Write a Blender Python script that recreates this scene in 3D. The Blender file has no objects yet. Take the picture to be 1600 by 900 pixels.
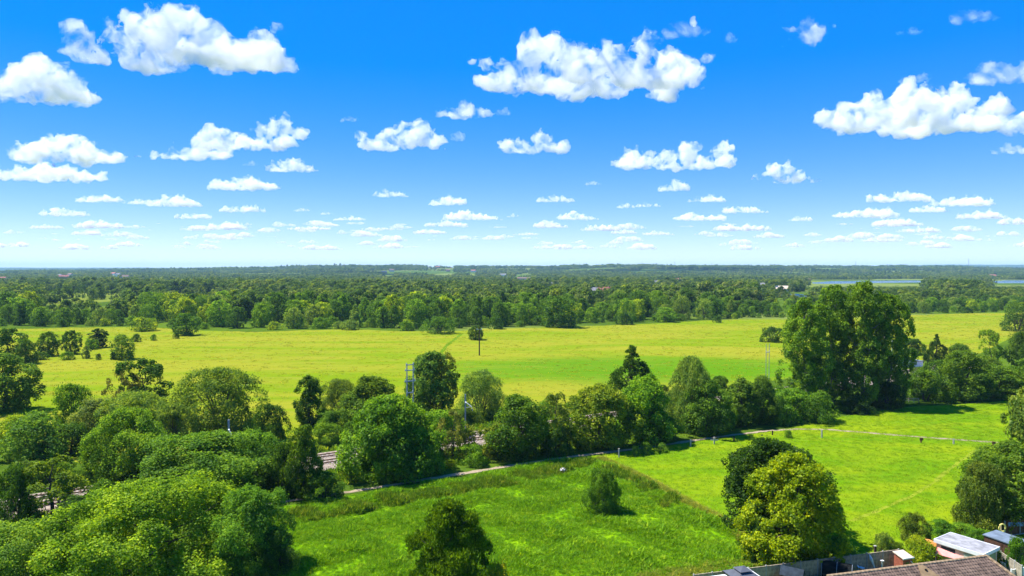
import bpy, bmesh, math, random
import numpy as np
from mathutils import Vector, Matrix

sc = bpy.context.scene
COL = sc.collection

# ------------------------------------------------------------------ camera
F, EYE, HZ = 1081.0, 32.0, 421.0            # focal length (px of a 1600 px frame), eye height (m), eye level (px)
PITCH = math.atan((450 - HZ) / F)
cam = bpy.data.objects.new('camera', bpy.data.cameras.new('camera'))
COL.objects.link(cam); sc.camera = cam
cam.data.sensor_width = 36.0; cam.data.lens = 36.0 * F / 1600.0
cam.data.clip_start = 0.5; cam.data.clip_end = 120000.0
cam.location = (0, 0, EYE); cam.rotation_euler = (math.pi / 2 - PITCH, 0, 0)

# ------------------------------------------------------------------ world, sun, exposure
EL, AZ = math.radians(59), math.radians(-70)
world = bpy.data.worlds.new('World'); sc.world = world; world.use_nodes = True
_n = world.node_tree.nodes; _l = world.node_tree.links
_sky = _n.new('ShaderNodeTexSky'); _sky.sky_type = 'NISHITA'; _sky.sun_disc = False
_sky.sun_elevation = EL; _sky.sun_rotation = AZ
_sky.air_density = 0.6; _sky.dust_density = 0.0; _sky.ozone_density = 6.0
# grade the whole sky alike: deeper blue where it is blue, less fall-off from horizon to zenith
_sp = _n.new('ShaderNodeSeparateColor'); _sp.mode = 'HSV'; _cb = _n.new('ShaderNodeCombineColor'); _cb.mode = 'HSV'
def _m(op, a_, b_, cl=False):
    q = _n.new('ShaderNodeMath'); q.operation = op; q.use_clamp = cl; _l.new(a_, q.inputs[0]); q.inputs[1].default_value = b_; return q.outputs[0]
_l.new(_sky.outputs[0], _sp.inputs[0]); _l.new(_m('ADD', _sp.outputs[0], .004), _cb.inputs[0])
_l.new(_m('ADD', _m('MULTIPLY', _m('POWER', _sp.outputs[1], 2.4), 1.78), .10, True), _cb.inputs[1])
_l.new(_m('MULTIPLY', _m('POWER', _sp.outputs[2], .28), 2.15), _cb.inputs[2])
_l.new(_cb.outputs[0], _n['Background'].inputs[0]); _n['Background'].inputs[1].default_value = 0.136
sun = bpy.data.lights.new('sun', 'SUN'); sun.energy = 4.1; sun.angle = math.radians(0.53); sun.color = (1, 0.95, 0.86)
sun_o = bpy.data.objects.new('sun', sun); COL.objects.link(sun_o)
SUN = Vector((math.sin(AZ) * math.cos(EL), math.cos(AZ) * math.cos(EL), math.sin(EL)))
sun_o.rotation_euler = (-SUN).to_track_quat('-Z', 'Y').to_euler(); sun_o.location = (-80, 60, 150)
vs = sc.view_settings
vs.view_transform = 'Standard'; vs.look = 'None'; vs.gamma = 1.0; vs.use_curve_mapping = False; vs.exposure = 1.3
cy = sc.cycles
cy.max_bounces = 12; cy.diffuse_bounces = 3; cy.glossy_bounces = 2; cy.transmission_bounces = 3
cy.volume_bounces = 12; cy.transparent_max_bounces = 8; cy.use_denoising = True
cy.caustics_reflective = False; cy.caustics_refractive = False

# ------------------------------------------------------------------ pixel to place
CP, SP = math.cos(PITCH), math.sin(PITCH)
def ray(px, py):
    x, z = (px - 800) / F, -(py - 450) / F
    return Vector((x, CP + SP * z, -SP + CP * z))
def gp(px, py, z=0.0):
    """the point at height z seen at pixel (px, py)"""
    r = ray(px, py); t = (z - EYE) / r.z
    return Vector((r.x * t, r.y * t, z))
def topix(x, y, z):
    f = y * CP - (z - EYE) * SP; u = y * SP + (z - EYE) * CP
    return 800 + F * x / f, 450 - F * u / f
def height_for(px, top, d):
    """height of something standing d metres away whose top shows at pixel row top"""
    r = ray(px, top); return EYE + r.z / r.y * d

# ------------------------------------------------------------------ terrain
SKY_PX = np.array([-400, 0, 120, 220, 330, 420, 470, 560, 640, 720, 800, 900, 1000, 1100, 1200, 1300, 1400, 1480, 1540, 1600, 2000], float)
SKY_Y = np.array([424, 424, 423, 421, 419.5, 418.5, 416, 415, 415.5, 416.5, 417, 416, 415, 416, 417, 416.5, 416, 417, 419, 420, 421], float)
FAR_Y = np.array([420.5, 419.6, 419.8, 419.5, 420.5, 421, 421, 421, 421, 421, 421, 421, 421, 421, 421, 420, 416.5, 414.6, 415.2, 415.0, 416], float)
def sm(a, b, t):
    t = np.clip((t - a) / (b - a), 0, 1); return t * t * (3 - 2 * t)
def terrain(x, y):
    x = np.asarray(x, float); y = np.asarray(y, float)
    px = 800 + F * x / np.maximum(y, 1.0)
    zr = EYE + (HZ - np.interp(px, SKY_PX, SKY_Y)) * 5000 / F - 11
    zf = EYE + (HZ - np.interp(px, SKY_PX, FAR_Y)) * 13000 / F
    h = zr * sm(2300, 5000, y)
    und = np.sin(x / 310 + 1.3) * np.cos(y / 420 + .4) * 5 + np.sin(x / 900 + y / 700) * 6
    h = h + und * sm(2400, 3600, y) * (1 - sm(4300, 4900, y))
    h = h * (1 - .7 * sm(5200, 7500, y))
    w = sm(8500, 13000, y)
    return np.where(y > 0, h * (1 - w) + zf * w, 0.0)

# ------------------------------------------------------------------ materials
MATS = {}
def nmat(name):
    m = bpy.data.materials.new(name); m.use_nodes = True
    n = m.node_tree.nodes; n.clear()
    out = n.new('ShaderNodeOutputMaterial'); MATS[name] = m
    return m, n, m.node_tree.links, out
def node(n, typ, **kw):
    o = n.new(typ)
    for k, v in kw.items(): setattr(o, k, v)
    return o
def mixc(n, l, fac, a, b, mode='MIX'):
    o = n.new('ShaderNodeMix'); o.data_type = 'RGBA'; o.blend_type = mode
    for s, v in ((o.inputs[0], fac), (o.inputs[6], a), (o.inputs[7], b)):
        if isinstance(v, bpy.types.NodeSocket): l.new(v, s)
        elif isinstance(v, (tuple, list)): s.default_value = (*v[:3], 1)
        else: s.default_value = v
    return o.outputs[2]
def mth(n, l, op, a, b=None, c=None, clamp=False):
    o = n.new('ShaderNodeMath'); o.operation = op; o.use_clamp = clamp
    for i, v in enumerate((a, b, c)):
        if v is None: continue
        if isinstance(v, bpy.types.NodeSocket): l.new(v, o.inputs[i])
        else: o.inputs[i].default_value = v
    return o.outputs[0]
def maprange(n, l, v, a, b, c=0.0, d=1.0):
    o = n.new('ShaderNodeMapRange'); l.new(v, o.inputs[0]); o.interpolation_type = 'SMOOTHSTEP'
    for i, q in enumerate((a, b, c, d)): o.inputs[i + 1].default_value = q
    return o.outputs[0]
def noise(n, l, vec, scale, detail=3, rough=.55, dist=0.0):
    o = n.new('ShaderNodeTexNoise'); l.new(vec, o.inputs['Vector'])
    o.inputs['Scale'].default_value = scale; o.inputs['Detail'].default_value = detail
    o.inputs['Roughness'].default_value = rough; o.inputs['Distortion'].default_value = dist
    return o.outputs['Fac']
def stretch(n, l, vec, sx, sy, sz=1):
    o = n.new('ShaderNodeMapping'); l.new(vec, o.inputs[0]); o.inputs['Scale'].default_value = (sx, sy, sz); return o.outputs[0]
def bump(n, l, h, strength, dist):
    o = n.new('ShaderNodeBump'); l.new(h, o.inputs['Height']); o.inputs['Strength'].default_value = strength; o.inputs['Distance'].default_value = dist
    return o.outputs[0]

def foliage(name, base=None, ramp=None, trans=.48, vary=.36, nscale=.35):
    """leaf material; colour from the object's own colour, or, for instanced masses, from a ramp over the instance"""
    m, n, l, out = nmat(name)
    oi = n.new('ShaderNodeObjectInfo'); ge = n.new('ShaderNodeNewGeometry'); tc = n.new('ShaderNodeTexCoord')
    if ramp:
        cr = n.new('ShaderNodeValToRGB'); l.new(oi.outputs['Random'], cr.inputs[0]); cr.color_ramp.interpolation = 'LINEAR'
        e = cr.color_ramp.elements
        e[0].position, e[0].color = ramp[0][0], (*ramp[0][1], 1); e[1].position, e[1].color = ramp[-1][0], (*ramp[-1][1], 1)
        for p, c in ramp[1:-1]:
            q = e.new(p); q.color = (*c, 1)
        col = cr.outputs[0]
    else:
        col = mixc(n, l, 1.0, oi.outputs['Color'], (2.42, 2.32, 1.2), 'MULTIPLY')
    isl = ge.outputs['Random Per Island']
    v1 = maprange(n, l, isl, 0, 1, 1 - vary, 1 + vary)
    nz = noise(n, l, tc.outputs['Object'], nscale, 2)
    v2 = maprange(n, l, nz, .3, .7, .66, 1.34)
    v = mth(n, l, 'MULTIPLY', v1, v2)
    vc = n.new('ShaderNodeCombineColor')
    # the paler leaves are also the yellower ones
    l.new(mth(n, l, 'POWER', v, 1.45), vc.inputs[0]); l.new(v, vc.inputs[1]); l.new(mth(n, l, 'POWER', v, .6), vc.inputs[2])
    c = mixc(n, l, 1.0, col, vc.outputs[0], 'MULTIPLY')
    d = n.new('ShaderNodeBsdfDiffuse'); t = n.new('ShaderNodeBsdfTranslucent'); g = n.new('ShaderNodeBsdfGlossy')
    l.new(c, d.inputs[0]); l.new(mixc(n, l, 1.0, c, (1.35, 1.25, .5), 'MULTIPLY'), t.inputs[0])
    g.inputs[0].default_value = (.9, 1, .9, 1); g.inputs['Roughness'].default_value = .5
    a = n.new('ShaderNodeMixShader'); a.inputs[0].default_value = trans; l.new(d.outputs[0], a.inputs[1]); l.new(t.outputs[0], a.inputs[2])
    b = n.new('ShaderNodeMixShader'); b.inputs[0].default_value = .006; l.new(a.outputs[0], b.inputs[1]); l.new(g.outputs[0], b.inputs[2])
    l.new(b.outputs[0], out.inputs[0]); return m
LEAF = foliage('leaves')
WOODS = foliage('woodland_leaves', ramp=[(0, (.060, .120, .018)), (.3, (.095, .175, .022)), (.55, (.145, .235, .028)), (.8, (.225, .300, .026)), (1, (.175, .235, .075))], nscale=.15)
GRASS = foliage('rough_grass_blades', ramp=[(0, (.135, .30, .004)), (.5, (.205, .40, .005)), (.85, (.27, .45, .006)), (1, (.32, .45, .010))], trans=.35, vary=.2)
BANKG = foliage('bank_grass_blades', ramp=[(0, (.11, .22, .010)), (.5, (.165, .285, .014)), (.85, (.24, .34, .018)), (1, (.33, .36, .04))], trans=.35)
DRYG = foliage('dry_grass_blades', ramp=[(0, (.24, .32, .012)), (.5, (.34, .38, .03)), (1, (.44, .42, .07))], trans=.4, vary=.2)
SHORT = foliage('short_grass_blades', ramp=[(0, (.13, .27, .004)), (.5, (.18, .31, .005)), (1, (.22, .32, .008))], trans=.3, vary=.18)
MEADG = foliage('meadow_grass_blades', ramp=[(0, (.21, .26, .008)), (.5, (.29, .30, .014)), (1, (.36, .32, .03))], trans=.3)

def simple(name, col, rough=.8, nscale=6.0, amt=.25, bumps=0.0, metal=0.0, spec=.3, alpha=None):
    m, n, l, out = nmat(name)
    b = n.new('ShaderNodeBsdfPrincipled'); tc = n.new('ShaderNodeTexCoord')
    nz = noise(n, l, tc.outputs['Object'], nscale, 4, .6)
    v = maprange(n, l, nz, .3, .7, 1 - amt, 1 + amt)
    l.new(mixc(n, l, 1.0, col, v, 'MULTIPLY'), b.inputs['Base Color'])
    b.inputs['Roughness'].default_value = rough; b.inputs['Metallic'].default_value = metal
    b.inputs['Specular IOR Level'].default_value = spec
    if bumps: l.new(bump(n, l, nz, bumps, .03), b.inputs['Normal'])
    l.new(b.outputs[0], out.inputs[0]); return m
BARK = simple('bark', (.075, .06, .042), .95, 2.2, .45, .4)
PALEBARK = simple('pale_bark', (.20, .19, .155), .9, 1.8, .4, .3)
STEEL = simple('galvanised_steel', (.34, .38, .42), .5, 3, .15, metal=.4)
WOODPOLE = simple('creosoted_pole', (.055, .034, .022), .9, 3, .3)
RUST = simple('rusty_rail', (.13, .065, .04), .55, 5, .3, metal=.3)
SLEEPER = simple('sleeper_concrete', (.30, .26, .23), .9, 2, .3)
TIMBER = simple('weathered_fence_timber', (.36, .29, .20), .9, 2.5, .35, .2)
BROWNWOOD = simple('stained_brown_timber', (.16, .065, .03), .8, 2.5, .3, .2)
CONC = simple('post_concrete', (.36, .35, .32), .9, 3, .2)
WHITE = simple('white_paint', (.72, .73, .74), .6, 2, .08)
CREAM = simple('cream_render', (.58, .47, .36), .85, 2, .15)
TAN = simple('tan_render', (.24, .165, .085), .9, 2, .2)
GREYROOF = simple('grey_felt_roof', (.27, .27, .28), .85, 1.2, .3, .1)
BLUEROOF = simple('blue_grey_felt_roof', (.13, .17, .22), .8, 1.2, .25, .1)
SLATE = simple('dark_slate_roof', (.03, .042, .055), .95, 2, .3, spec=.08)
BLACK = simple('black_netting', (.010, .012, .012), .95, 3, .3, spec=.08)
GLASS = simple('dark_window_glass', (.03, .035, .045), .15, 1, .1, spec=.6)
RED = simple('red_canvas', (.55, .03, .02), .7, 2, .15)
PINK = simple('faded_pink_canvas', (.75, .27, .24), .7, 2, .12)
ORANGE = simple('orange_canvas', (.72, .28, .06), .7, 2, .15)
BLUECLOTH = simple('blue_cloth', (.12, .20, .40), .8, 3, .2)
YELLOWP = simple('pale_yellow_plastic', (.72, .62, .18), .5, 3, .1)
BRICK = simple('red_brick', (.30, .085, .05), .9, 5, .3, .3)
TILE = simple('brown_roof_tile', (.135, .092, .066), .9, 1.4, .45, .3)
RIDGE = simple('lichened_ridge_tile', (.36, .25, .14), .9, 2.2, .45, .3)
MORTAR = simple('mortar', (.40, .38, .34), .9, 4, .2)
REDROOF = simple('far_red_roof_tile', (.34, .12, .09), .9, .3, .3)
BROWNROOF = simple('far_brown_roof_tile', (.19, .12, .095), .9, .3, .3)
GREYTILE = simple('far_grey_roof_slate', (.17, .17, .18), .9, .3, .3)
FARWALL = simple('far_pale_wall', (.55, .52, .47), .9, .3, .15)
FARWHITE = simple('far_white_wall', (.78, .77, .74), .9, .3, .1)
FARBRICK = simple('far_brick_wall', (.33, .20, .15), .9, .3, .2)
MASTM = simple('far_mast_steel', (.25, .27, .30), .6, 1, .1)

def ground_mat():
    m, n, l, out = nmat('grassy_ground')
    ge = n.new('ShaderNodeNewGeometry'); P = ge.outputs['Position']
    a = noise(n, l, P, .009, 4, .6, .6); b = noise(n, l, P, .25, 4, .65); c2 = noise(n, l, P, 2.2, 3, .6)
    c = mixc(n, l, maprange(n, l, a, .38, .62), (.030, .070, .008), (.075, .135, .010))
    c = mixc(n, l, maprange(n, l, b, .35, .7, 0, .6), c, (.10, .150, .010))
    c = mixc(n, l, maprange(n, l, c2, .45, .75, 0, .45), c, (.035, .07, .006))
    f = noise(n, l, P, .0021, 2, .5, .3); c = mixc(n, l, maprange(n, l, f, .50, .56, 0, .85), c, (.155, .195, .040))
    bs = n.new('ShaderNodeBsdfDiffuse'); l.new(c, bs.inputs[0]); l.new(bump(n, l, b, .7, .5), bs.inputs['Normal'])
    l.new(bs.outputs[0], out.inputs[0]); return m
def meadow_mat():
    m, n, l, out = nmat('hay_meadow')
    ge = n.new('ShaderNodeNewGeometry'); P = ge.outputs['Position']
    st = stretch(n, l, P, .010, .042); big = noise(n, l, st, 1.0, 4, .6, .8)
    st2 = stretch(n, l, P, .05, .22); mid = noise(n, l, st2, 1.0, 5, .65, .5)
    fine = noise(n, l, stretch(n, l, P, .5, 1.2), 1.0, 4, .7)
    c = mixc(n, l, maprange(n, l, big, .34, .62), (.148, .222, .006), (.232, .240, .018))
    # a greener, damper hollow in the near part of the field
    sx = n.new('ShaderNodeSeparateXYZ'); l.new(P, sx.inputs[0])
    dx = mth(n, l, 'DIVIDE', mth(n, l, 'SUBTRACT', sx.outputs[0], 44.0), 72.0)
    dy = mth(n, l, 'DIVIDE', mth(n, l, 'SUBTRACT', sx.outputs[1], 222.0), 31.0)
    rr = mth(n, l, 'ADD', mth(n, l, 'MULTIPLY', dx, dx), mth(n, l, 'MULTIPLY', dy, dy))
    rr = mth(n, l, 'ADD', rr, mth(n, l, 'MULTIPLY', mth(n, l, 'SUBTRACT', mid, .5), 2.4))
    g = maprange(n, l, rr, .2, 1.6, .8, 0.0)
    c = mixc(n, l, g, c, (.062, .185, .004))
    c = mixc(n, l, maprange(n, l, mid, .52, .72, 0, .42), c, (.105, .185, .006))
    c = mixc(n, l, maprange(n, l, mid, .30, .44, .4, 0), c, (.25, .245, .035))
    c = mixc(n, l, maprange(n, l, fine, .5, .78, 0, .3), c, (.12, .17, .008))
    bs = n.new('ShaderNodeBsdfDiffuse'); l.new(c, bs.inputs[0])
    l.new(bump(n, l, mth(n, l, 'ADD', mid, fine), .35, .5), bs.inputs['Normal'])
    l.new(bs.outputs[0], out.inputs[0]); return m
def mown_mat():
    m, n, l, out = nmat('mown_grass')
    ge = n.new('ShaderNodeNewGeometry'); P = ge.outputs['Position']
    a = noise(n, l, stretch(n, l, P, .05, .09), 1.0, 4, .6, .8); b = noise(n, l, P, .55, 4, .65, .4); f = noise(n, l, P, 4.5, 4, .7)
    c = mixc(n, l, maprange(n, l, a, .36, .64), (.110, .225, .004), (.200, .275, .006))
    c = mixc(n, l, maprange(n, l, b, .48, .72, 0, .35), c, (.205, .265, .010))
    c = mixc(n, l, maprange(n, l, f, .50, .75, 0, .4), c, (.085, .175, .004))
    bs = n.new('ShaderNodeBsdfDiffuse'); l.new(c, bs.inputs[0]); l.new(bump(n, l, mth(n, l, 'ADD', f, b), .6, .12), bs.inputs['Normal'])
    l.new(bs.outputs[0], out.inputs[0]); return m
def rough_mat():
    m, n, l, out = nmat('rough_grass')
    ge = n.new('ShaderNodeNewGeometry'); P = ge.outputs['Position']
    a = noise(n, l, P, .10, 4, .6, .8); b = noise(n, l, P, .9, 4, .65, .6)
    c = mixc(n, l, maprange(n, l, a, .36, .64), (.130, .275, .003), (.195, .345, .004))
    c = mixc(n, l, maprange(n, l, b, .42, .66, 0, .7), c, (.050, .145, .003))
    bs = n.new('ShaderNodeBsdfDiffuse'); l.new(c, bs.inputs[0]); l.new(bump(n, l, b, .9, .35), bs.inputs['Normal'])
    l.new(bs.outputs[0], out.inputs[0]); return m
def stony_mat(name, c0, c1, scale):
    m, n, l, out = nmat(name)
    ge = n.new('ShaderNodeNewGeometry'); P = ge.outputs['Position']
    a = noise(n, l, P, scale, 4, .7); b = noise(n, l, P, scale * .06, 3, .6)
    c = mixc(n, l, maprange(n, l, a, .35, .68), c0, c1)
    c = mixc(n, l, maprange(n, l, b, .45, .7, 0, .5), c, tuple(v * .6 for v in c0))
    bs = n.new('ShaderNodeBsdfDiffuse'); l.new(c, bs.inputs[0]); l.new(bump(n, l, a, .8, .08), bs.inputs['Normal'])
    l.new(bs.outputs[0], out.inputs[0]); return m
def water_mat():
    m, n, l, out = nmat('lake_water')
    ge = n.new('ShaderNodeNewGeometry'); a = noise(n, l, ge.outputs['Position'], .25, 3, .6)
    b = n.new('ShaderNodeBsdfPrincipled'); b.inputs['Base Color'].default_value = (.015, .05, .09, 1); b.inputs['Roughness'].default_value = .12
    l.new(bump(n, l, a, 1.0, 1.6), b.inputs['Normal']); l.new(b.outputs[0], out.inputs[0]); return m

# ------------------------------------------------------------------ mesh helpers
def mesh_np(name, V, Q, mat):
    me = bpy.data.meshes.new(name); k = Q.shape[1]
    me.vertices.add(len(V)); me.vertices.foreach_set('co', np.asarray(V, np.float32).ravel())
    me.loops.add(Q.size); me.loops.foreach_set('vertex_index', Q.astype(np.int32).ravel())
    me.polygons.add(len(Q)); me.polygons.foreach_set('loop_start', np.arange(0, Q.size, k, dtype=np.int32))
    me.update(calc_edges=True); me.materials.append(mat); return me
class MB:
    """collects boxes, bars, tubes and sheets, and links them as ONE mesh object"""
    def __init__(s): s.v = []; s.f = []
    def add(s, vs_, fs):
        o = len(s.v); s.v += [tuple(v) for v in vs_]; s.f += [tuple(i + o for i in f) for f in fs]; return s
    def box(s, x0, x1, y0, y1, z0, z1):
        return s.add([(x, y, z) for z in (z0, z1) for y in (y0, y1) for x in (x0, x1)],
                     [(0, 2, 3, 1), (4, 5, 7, 6), (0, 1, 5, 4), (2, 6, 7, 3), (0, 4, 6, 2), (1, 3, 7, 5)])
    def obox(s, c, ax, L, W, H):
        """box centred on c, long axis ax (horizontal), resting on c.z"""
        a = math.atan2(ax[1], ax[0]); ca, sa = math.cos(a), math.sin(a); vs_ = []
        for z in (0, H):
            for y in (-W / 2, W / 2):
                for x in (-L / 2, L / 2): vs_.append((c[0] + x * ca - y * sa, c[1] + x * sa + y * ca, c[2] + z))
        return s.add(vs_, [(0, 2, 3, 1), (4, 5, 7, 6), (0, 1, 5, 4), (2, 6, 7, 3), (0, 4, 6, 2), (1, 3, 7, 5)])
    def tube(s, pts, rad, k=6):
        pts = [Vector(p) for p in pts]; n = len(pts)
        if not hasattr(rad, '__len__'): rad = [rad] * n
        vs_ = []; fs = []
        for i, p in enumerate(pts):
            t = (pts[min(i + 1, n - 1)] - pts[max(i - 1, 0)]).normalized()
            a = t.cross(Vector((0, 0, 1)) if abs(t.z) < .9 else Vector((1, 0, 0))).normalized(); b = t.cross(a)
            for j in range(k):
                q = 2 * math.pi * j / k; vs_.append(p + (a * math.cos(q) + b * math.sin(q)) * rad[i])
        for i in range(n - 1):
            for j in range(k):
                fs.append((i * k + j, i * k + (j + 1) % k, (i + 1) * k + (j + 1) % k, (i + 1) * k + j))
        fs += [tuple(range(k - 1, -1, -1)), tuple((n - 1) * k + j for j in range(k))]
        return s.add(vs_, fs)
    def mesh(s, name, mat, smooth=False):
        me = bpy.data.meshes.new(name); me.from_pydata(s.v, [], s.f); me.update()
        if smooth: me.polygons.foreach_set('use_smooth', [True] * len(me.polygons))
        me.materials.append(mat); return me
    def build(s, name, mat, parent=None, smooth=False):
        return link(name, s.mesh(name, mat, smooth), parent)
def link(name, me, parent=None, loc=None, color=None):
    o = bpy.data.objects.new(name, me); COL.objects.link(o)
    if parent is not None: o.parent = parent
    if loc is not None: o.location = loc
    if color: o.color = (*color, 1)
    return o
def empty(name, loc=(0, 0, 0), rz=0.0):
    o = bpy.data.objects.new(name, None); COL.objects.link(o); o.location = loc; o.rotation_euler = (0, 0, rz)
    o.empty_display_size = .5; return o
def tag(o, label=None, cat=None, group=None, kind=None):
    if label: o['label'] = label
    if cat: o['category'] = cat
    if group: o['group'] = group
    if kind: o['kind'] = kind
    return o

# ------------------------------------------------------------------ the setting
def build_ground():
    ang = np.concatenate([np.radians(np.linspace(-46, 46, 185)), np.radians(np.linspace(50, 310, 53))])
    rad = np.concatenate([[0.5], np.geomspace(20, 15500, 110)])
    A, R = np.meshgrid(ang, rad); X = R * np.sin(A); Y = R * np.cos(A); Z = terrain(X, Y)
    na, nr = len(ang), len(rad); V = np.stack([X, Y, Z], -1).reshape(-1, 3); Q = []
    i, j = np.meshgrid(np.arange(nr - 1), np.arange(na), indexing='ij'); j2 = (j + 1) % na
    Q = np.stack([i * na + j, i * na + j2, (i + 1) * na + j2, (i + 1) * na + j], -1).reshape(-1, 4)[:, ::-1]
    me = mesh_np('ground', V, Q, ground_mat()); me.polygons.foreach_set('use_smooth', [True] * len(me.polygons))
    tag(link('ground', me), kind='structure')
build_ground()
def sheet(name, pts, z, mat, sub=False):
    """a flat sheet from a ground outline, just proud of what lies below it"""
    bm = bmesh.new(); vs_ = [bm.verts.new((p[0], p[1], z)) for p in pts]; f = bm.faces.new(vs_)
    f.normal_update()
    if f.normal.z < 0: f.normal_flip()
    bmesh.ops.triangulate(bm, faces=bm.faces[:])
    me = bpy.data.meshes.new(name); bm.to_mesh(me); bm.free(); me.materials.append(mat)
    return tag(link(name, me), kind='structure')
EDGE = [(-60, 512), (0, 513), (40, 514), (110, 512), (190, 511), (260, 513), (320, 517), (400, 519), (470, 516), (560, 515), (640, 518),
        (720, 517), (760, 514), (840, 512), (900, 510), (960, 508), (1030, 505), (1100, 501), (1160, 499), (1230, 499), (1300, 498),
        (1420, 493), (1500, 490), (1560, 489), (1660, 488)]
RAIL0, RAILD = Vector((-64, 94, 0)), Vector((54, 34, 0)).normalized()
RAILN = Vector((-RAILD.y, RAILD.x, 0))
def railpt(px, off=0.0):
    k = (px - 800) / F; t = (k * RAIL0.y - RAIL0.x) / (RAILD.x - k * RAILD.y)
    return RAIL0 + RAILD * t + RAILN * off
def wob(pts, amp, seed, step=4.0):
    """a smoothly uneven version of a polyline"""
    r = random.Random(seed); out = []
    for a, b in zip(pts[:-1], pts[1:]):
        n = max(1, int((Vector(b) - Vector(a)).length / step))
        for i in range(n):
            p = Vector(a).lerp(Vector(b), i / n); out.append(Vector((p.x + r.uniform(-amp, amp), p.y + r.uniform(-amp, amp), 0)))
    return out + [Vector(pts[-1])]
far_pts = [gp(*p) for p in EDGE]
near_pts = [railpt(p, 14) for p in (1600, 1300, 1000, 700, 400, 150)] + [gp(-60, 640)]
far_w = wob(far_pts, 1.6, 3, 6.0)
sheet('hay_meadow', far_w + wob(near_pts, .5, 4), .02, meadow_mat())
PATH_PX = [(395, 792), (440, 784.5), (520, 773), (600, 760), (720, 740.5), (800, 727.5), (880, 715.5), (960, 705.5), (1020, 698), (1080, 689), (1140, 680.5), (1200, 673),
           (1245, 670.5), (1290, 671), (1345, 675.5), (1400, 680), (1480, 686), (1555, 691.5), (1640, 698)]
path_c = [gp(*p) for p in PATH_PX]
mown = [gp(*p) for p in ((900, 716), (960, 708), (1080, 691), (1200, 675), (1240, 668), (1290, 655), (1420, 636), (1500, 632), (1640, 622))] + \
       [gp(1760, 700), gp(1700, 800), gp(1560, 838), gp(1420, 862), gp(1330, 885), gp(1180, 893)] + \
       [gp(1165, 850), gp(1140, 822), gp(1080, 792), (gp(1000, 750)), gp(940, 722)]
sheet('mown_field', mown, .024, mown_mat())
rough = [gp(395, 800), gp(520, 779), gp(720, 746), gp(880, 720.5), gp(932, 716), gp(996, 750), gp(1076, 792), gp(1136, 822), gp(1163, 850), gp(1178, 893),
         gp(1090, 902), gp(900, 930), gp(760, 960), gp(560, 960), gp(400, 900)]
sheet('rough_meadow', rough, .028, rough_mat())
def ribbon(name, pts, width, z, mat, amp=.12, seed=1, zside=None):
    r = random.Random(seed); P = []
    for i in range(len(pts) - 1):
        n = max(1, int((pts[i + 1] - pts[i]).length / 1.2))
        P += [pts[i].lerp(pts[i + 1], k / n) for k in range(n)]
    P.append(pts[-1]); V = []; Fc = []
    for i, p in enumerate(P):
        t = (P[min(i + 1, len(P) - 1)] - P[max(i - 1, 0)]).normalized(); nn = Vector((-t.y, t.x, 0))
        a = p + nn * (width / 2 + r.uniform(-amp, amp)); b = p - nn * (width / 2 + r.uniform(-amp, amp))
        V += [(a.x, a.y, z), (b.x, b.y, z)]
    for i in range(len(P) - 1): Fc.append((2 * i, 2 * i + 1, 2 * i + 3, 2 * i + 2))
    mb = MB(); mb.add(V, Fc); return tag(mb.build(name, mat), kind='structure')
ribbon('footpath', path_c, 1.05, .036, stony_mat('path_gravel', (.24, .19, .12), (.38, .31, .21), 3.0), .22)
ribbon('worn_track', [gp(*q) for q in ((1525, 704), (1490, 728), (1462, 752), (1430, 772), (1385, 793), (1330, 815))], .55, .032, stony_mat('worn_grass', (.19, .26, .012), (.26, .29, .03), 1.2), .15, 5)
ribbon('meadow_trail', [gp(*q) for q in ((722, 521), (712, 529), (698, 540), (690, 550), (688, 562))], 1.6, .030, stony_mat('trodden_grass', (.085, .175, .006), (.12, .20, .01), .6), .4, 6)
# railway: ballast bed with two tracks
bm_ = MB()
a0, a1 = RAIL0 - RAILD * 60, RAIL0 + RAILD * 260
L_ = (a1 - a0).length; mid = (a0 + a1) / 2
def bedpt(p, off, z): q = p + RAILN * off; return (q.x, q.y, z)
bm_.add([bedpt(a0, -5.2, .03), bedpt(a0, -4.3, .35), bedpt(a0, 4.3, .35), bedpt(a0, 5.2, .03), bedpt(a1, -5.2, .03), bedpt(a1, -4.3, .35), bedpt(a1, 4.3, .35), bedpt(a1, 5.2, .03)],
        [(0, 4, 5, 1), (1, 5, 6, 2), (2, 6, 7, 3)])
tag(bm_.build('railway_ballast', stony_mat('ballast_stone', (.21, .165, .13), (.40, .33, .27), 2.2)), kind='structure')
for off, lab in ((-1.9, 'rusty railway track nearer the footpath, half hidden by trees'), (1.9, 'rusty railway track on the meadow side, half hidden by trees')):
    t = tag(empty('railway_track', RAIL0 + RAILN * off), lab, 'railway track', 'tracks of the railway line')
    for s in (-.72, .72):
        q0, q1 = RAILN * s - RAILD * 60, RAILN * s + RAILD * 260
        MB().obox(((q0 + q1) / 2) + Vector((0, 0, .44)), RAILD, 320, .15, .15).build('rail', RUST, t)
    sl = MB()
    for i in range(int(320 / .75)):
        c = RAILD * (-60 + i * .75); sl.obox(c + Vector((0, 0, .33)), RAILN, 2.5, .27, .10)
    tag(sl.build('sleepers', SLEEPER, t), kind='stuff')
# lake and pools
WATER = water_mat()
LAKES = [[(1268, 441.5), (1300, 439.3), (1360, 438.8), (1430, 438.2), (1448, 439.5), (1440, 441.2), (1380, 442.2), (1330, 443.0), (1290, 443.6), (1270, 443)],
         [(1545, 440), (1570, 438), (1640, 438), (1640, 442.5), (1560, 442.5)],
         [(1205, 460), (1214, 457.5), (1230, 457.5), (1262, 461), (1258, 464), (1225, 464.2)]]
for i, lk in enumerate(LAKES):
    sheet('lake' if i < 2 else 'pool', wob([gp(*p) for p in lk], 3, i, 40), .03, WATER)
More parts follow.
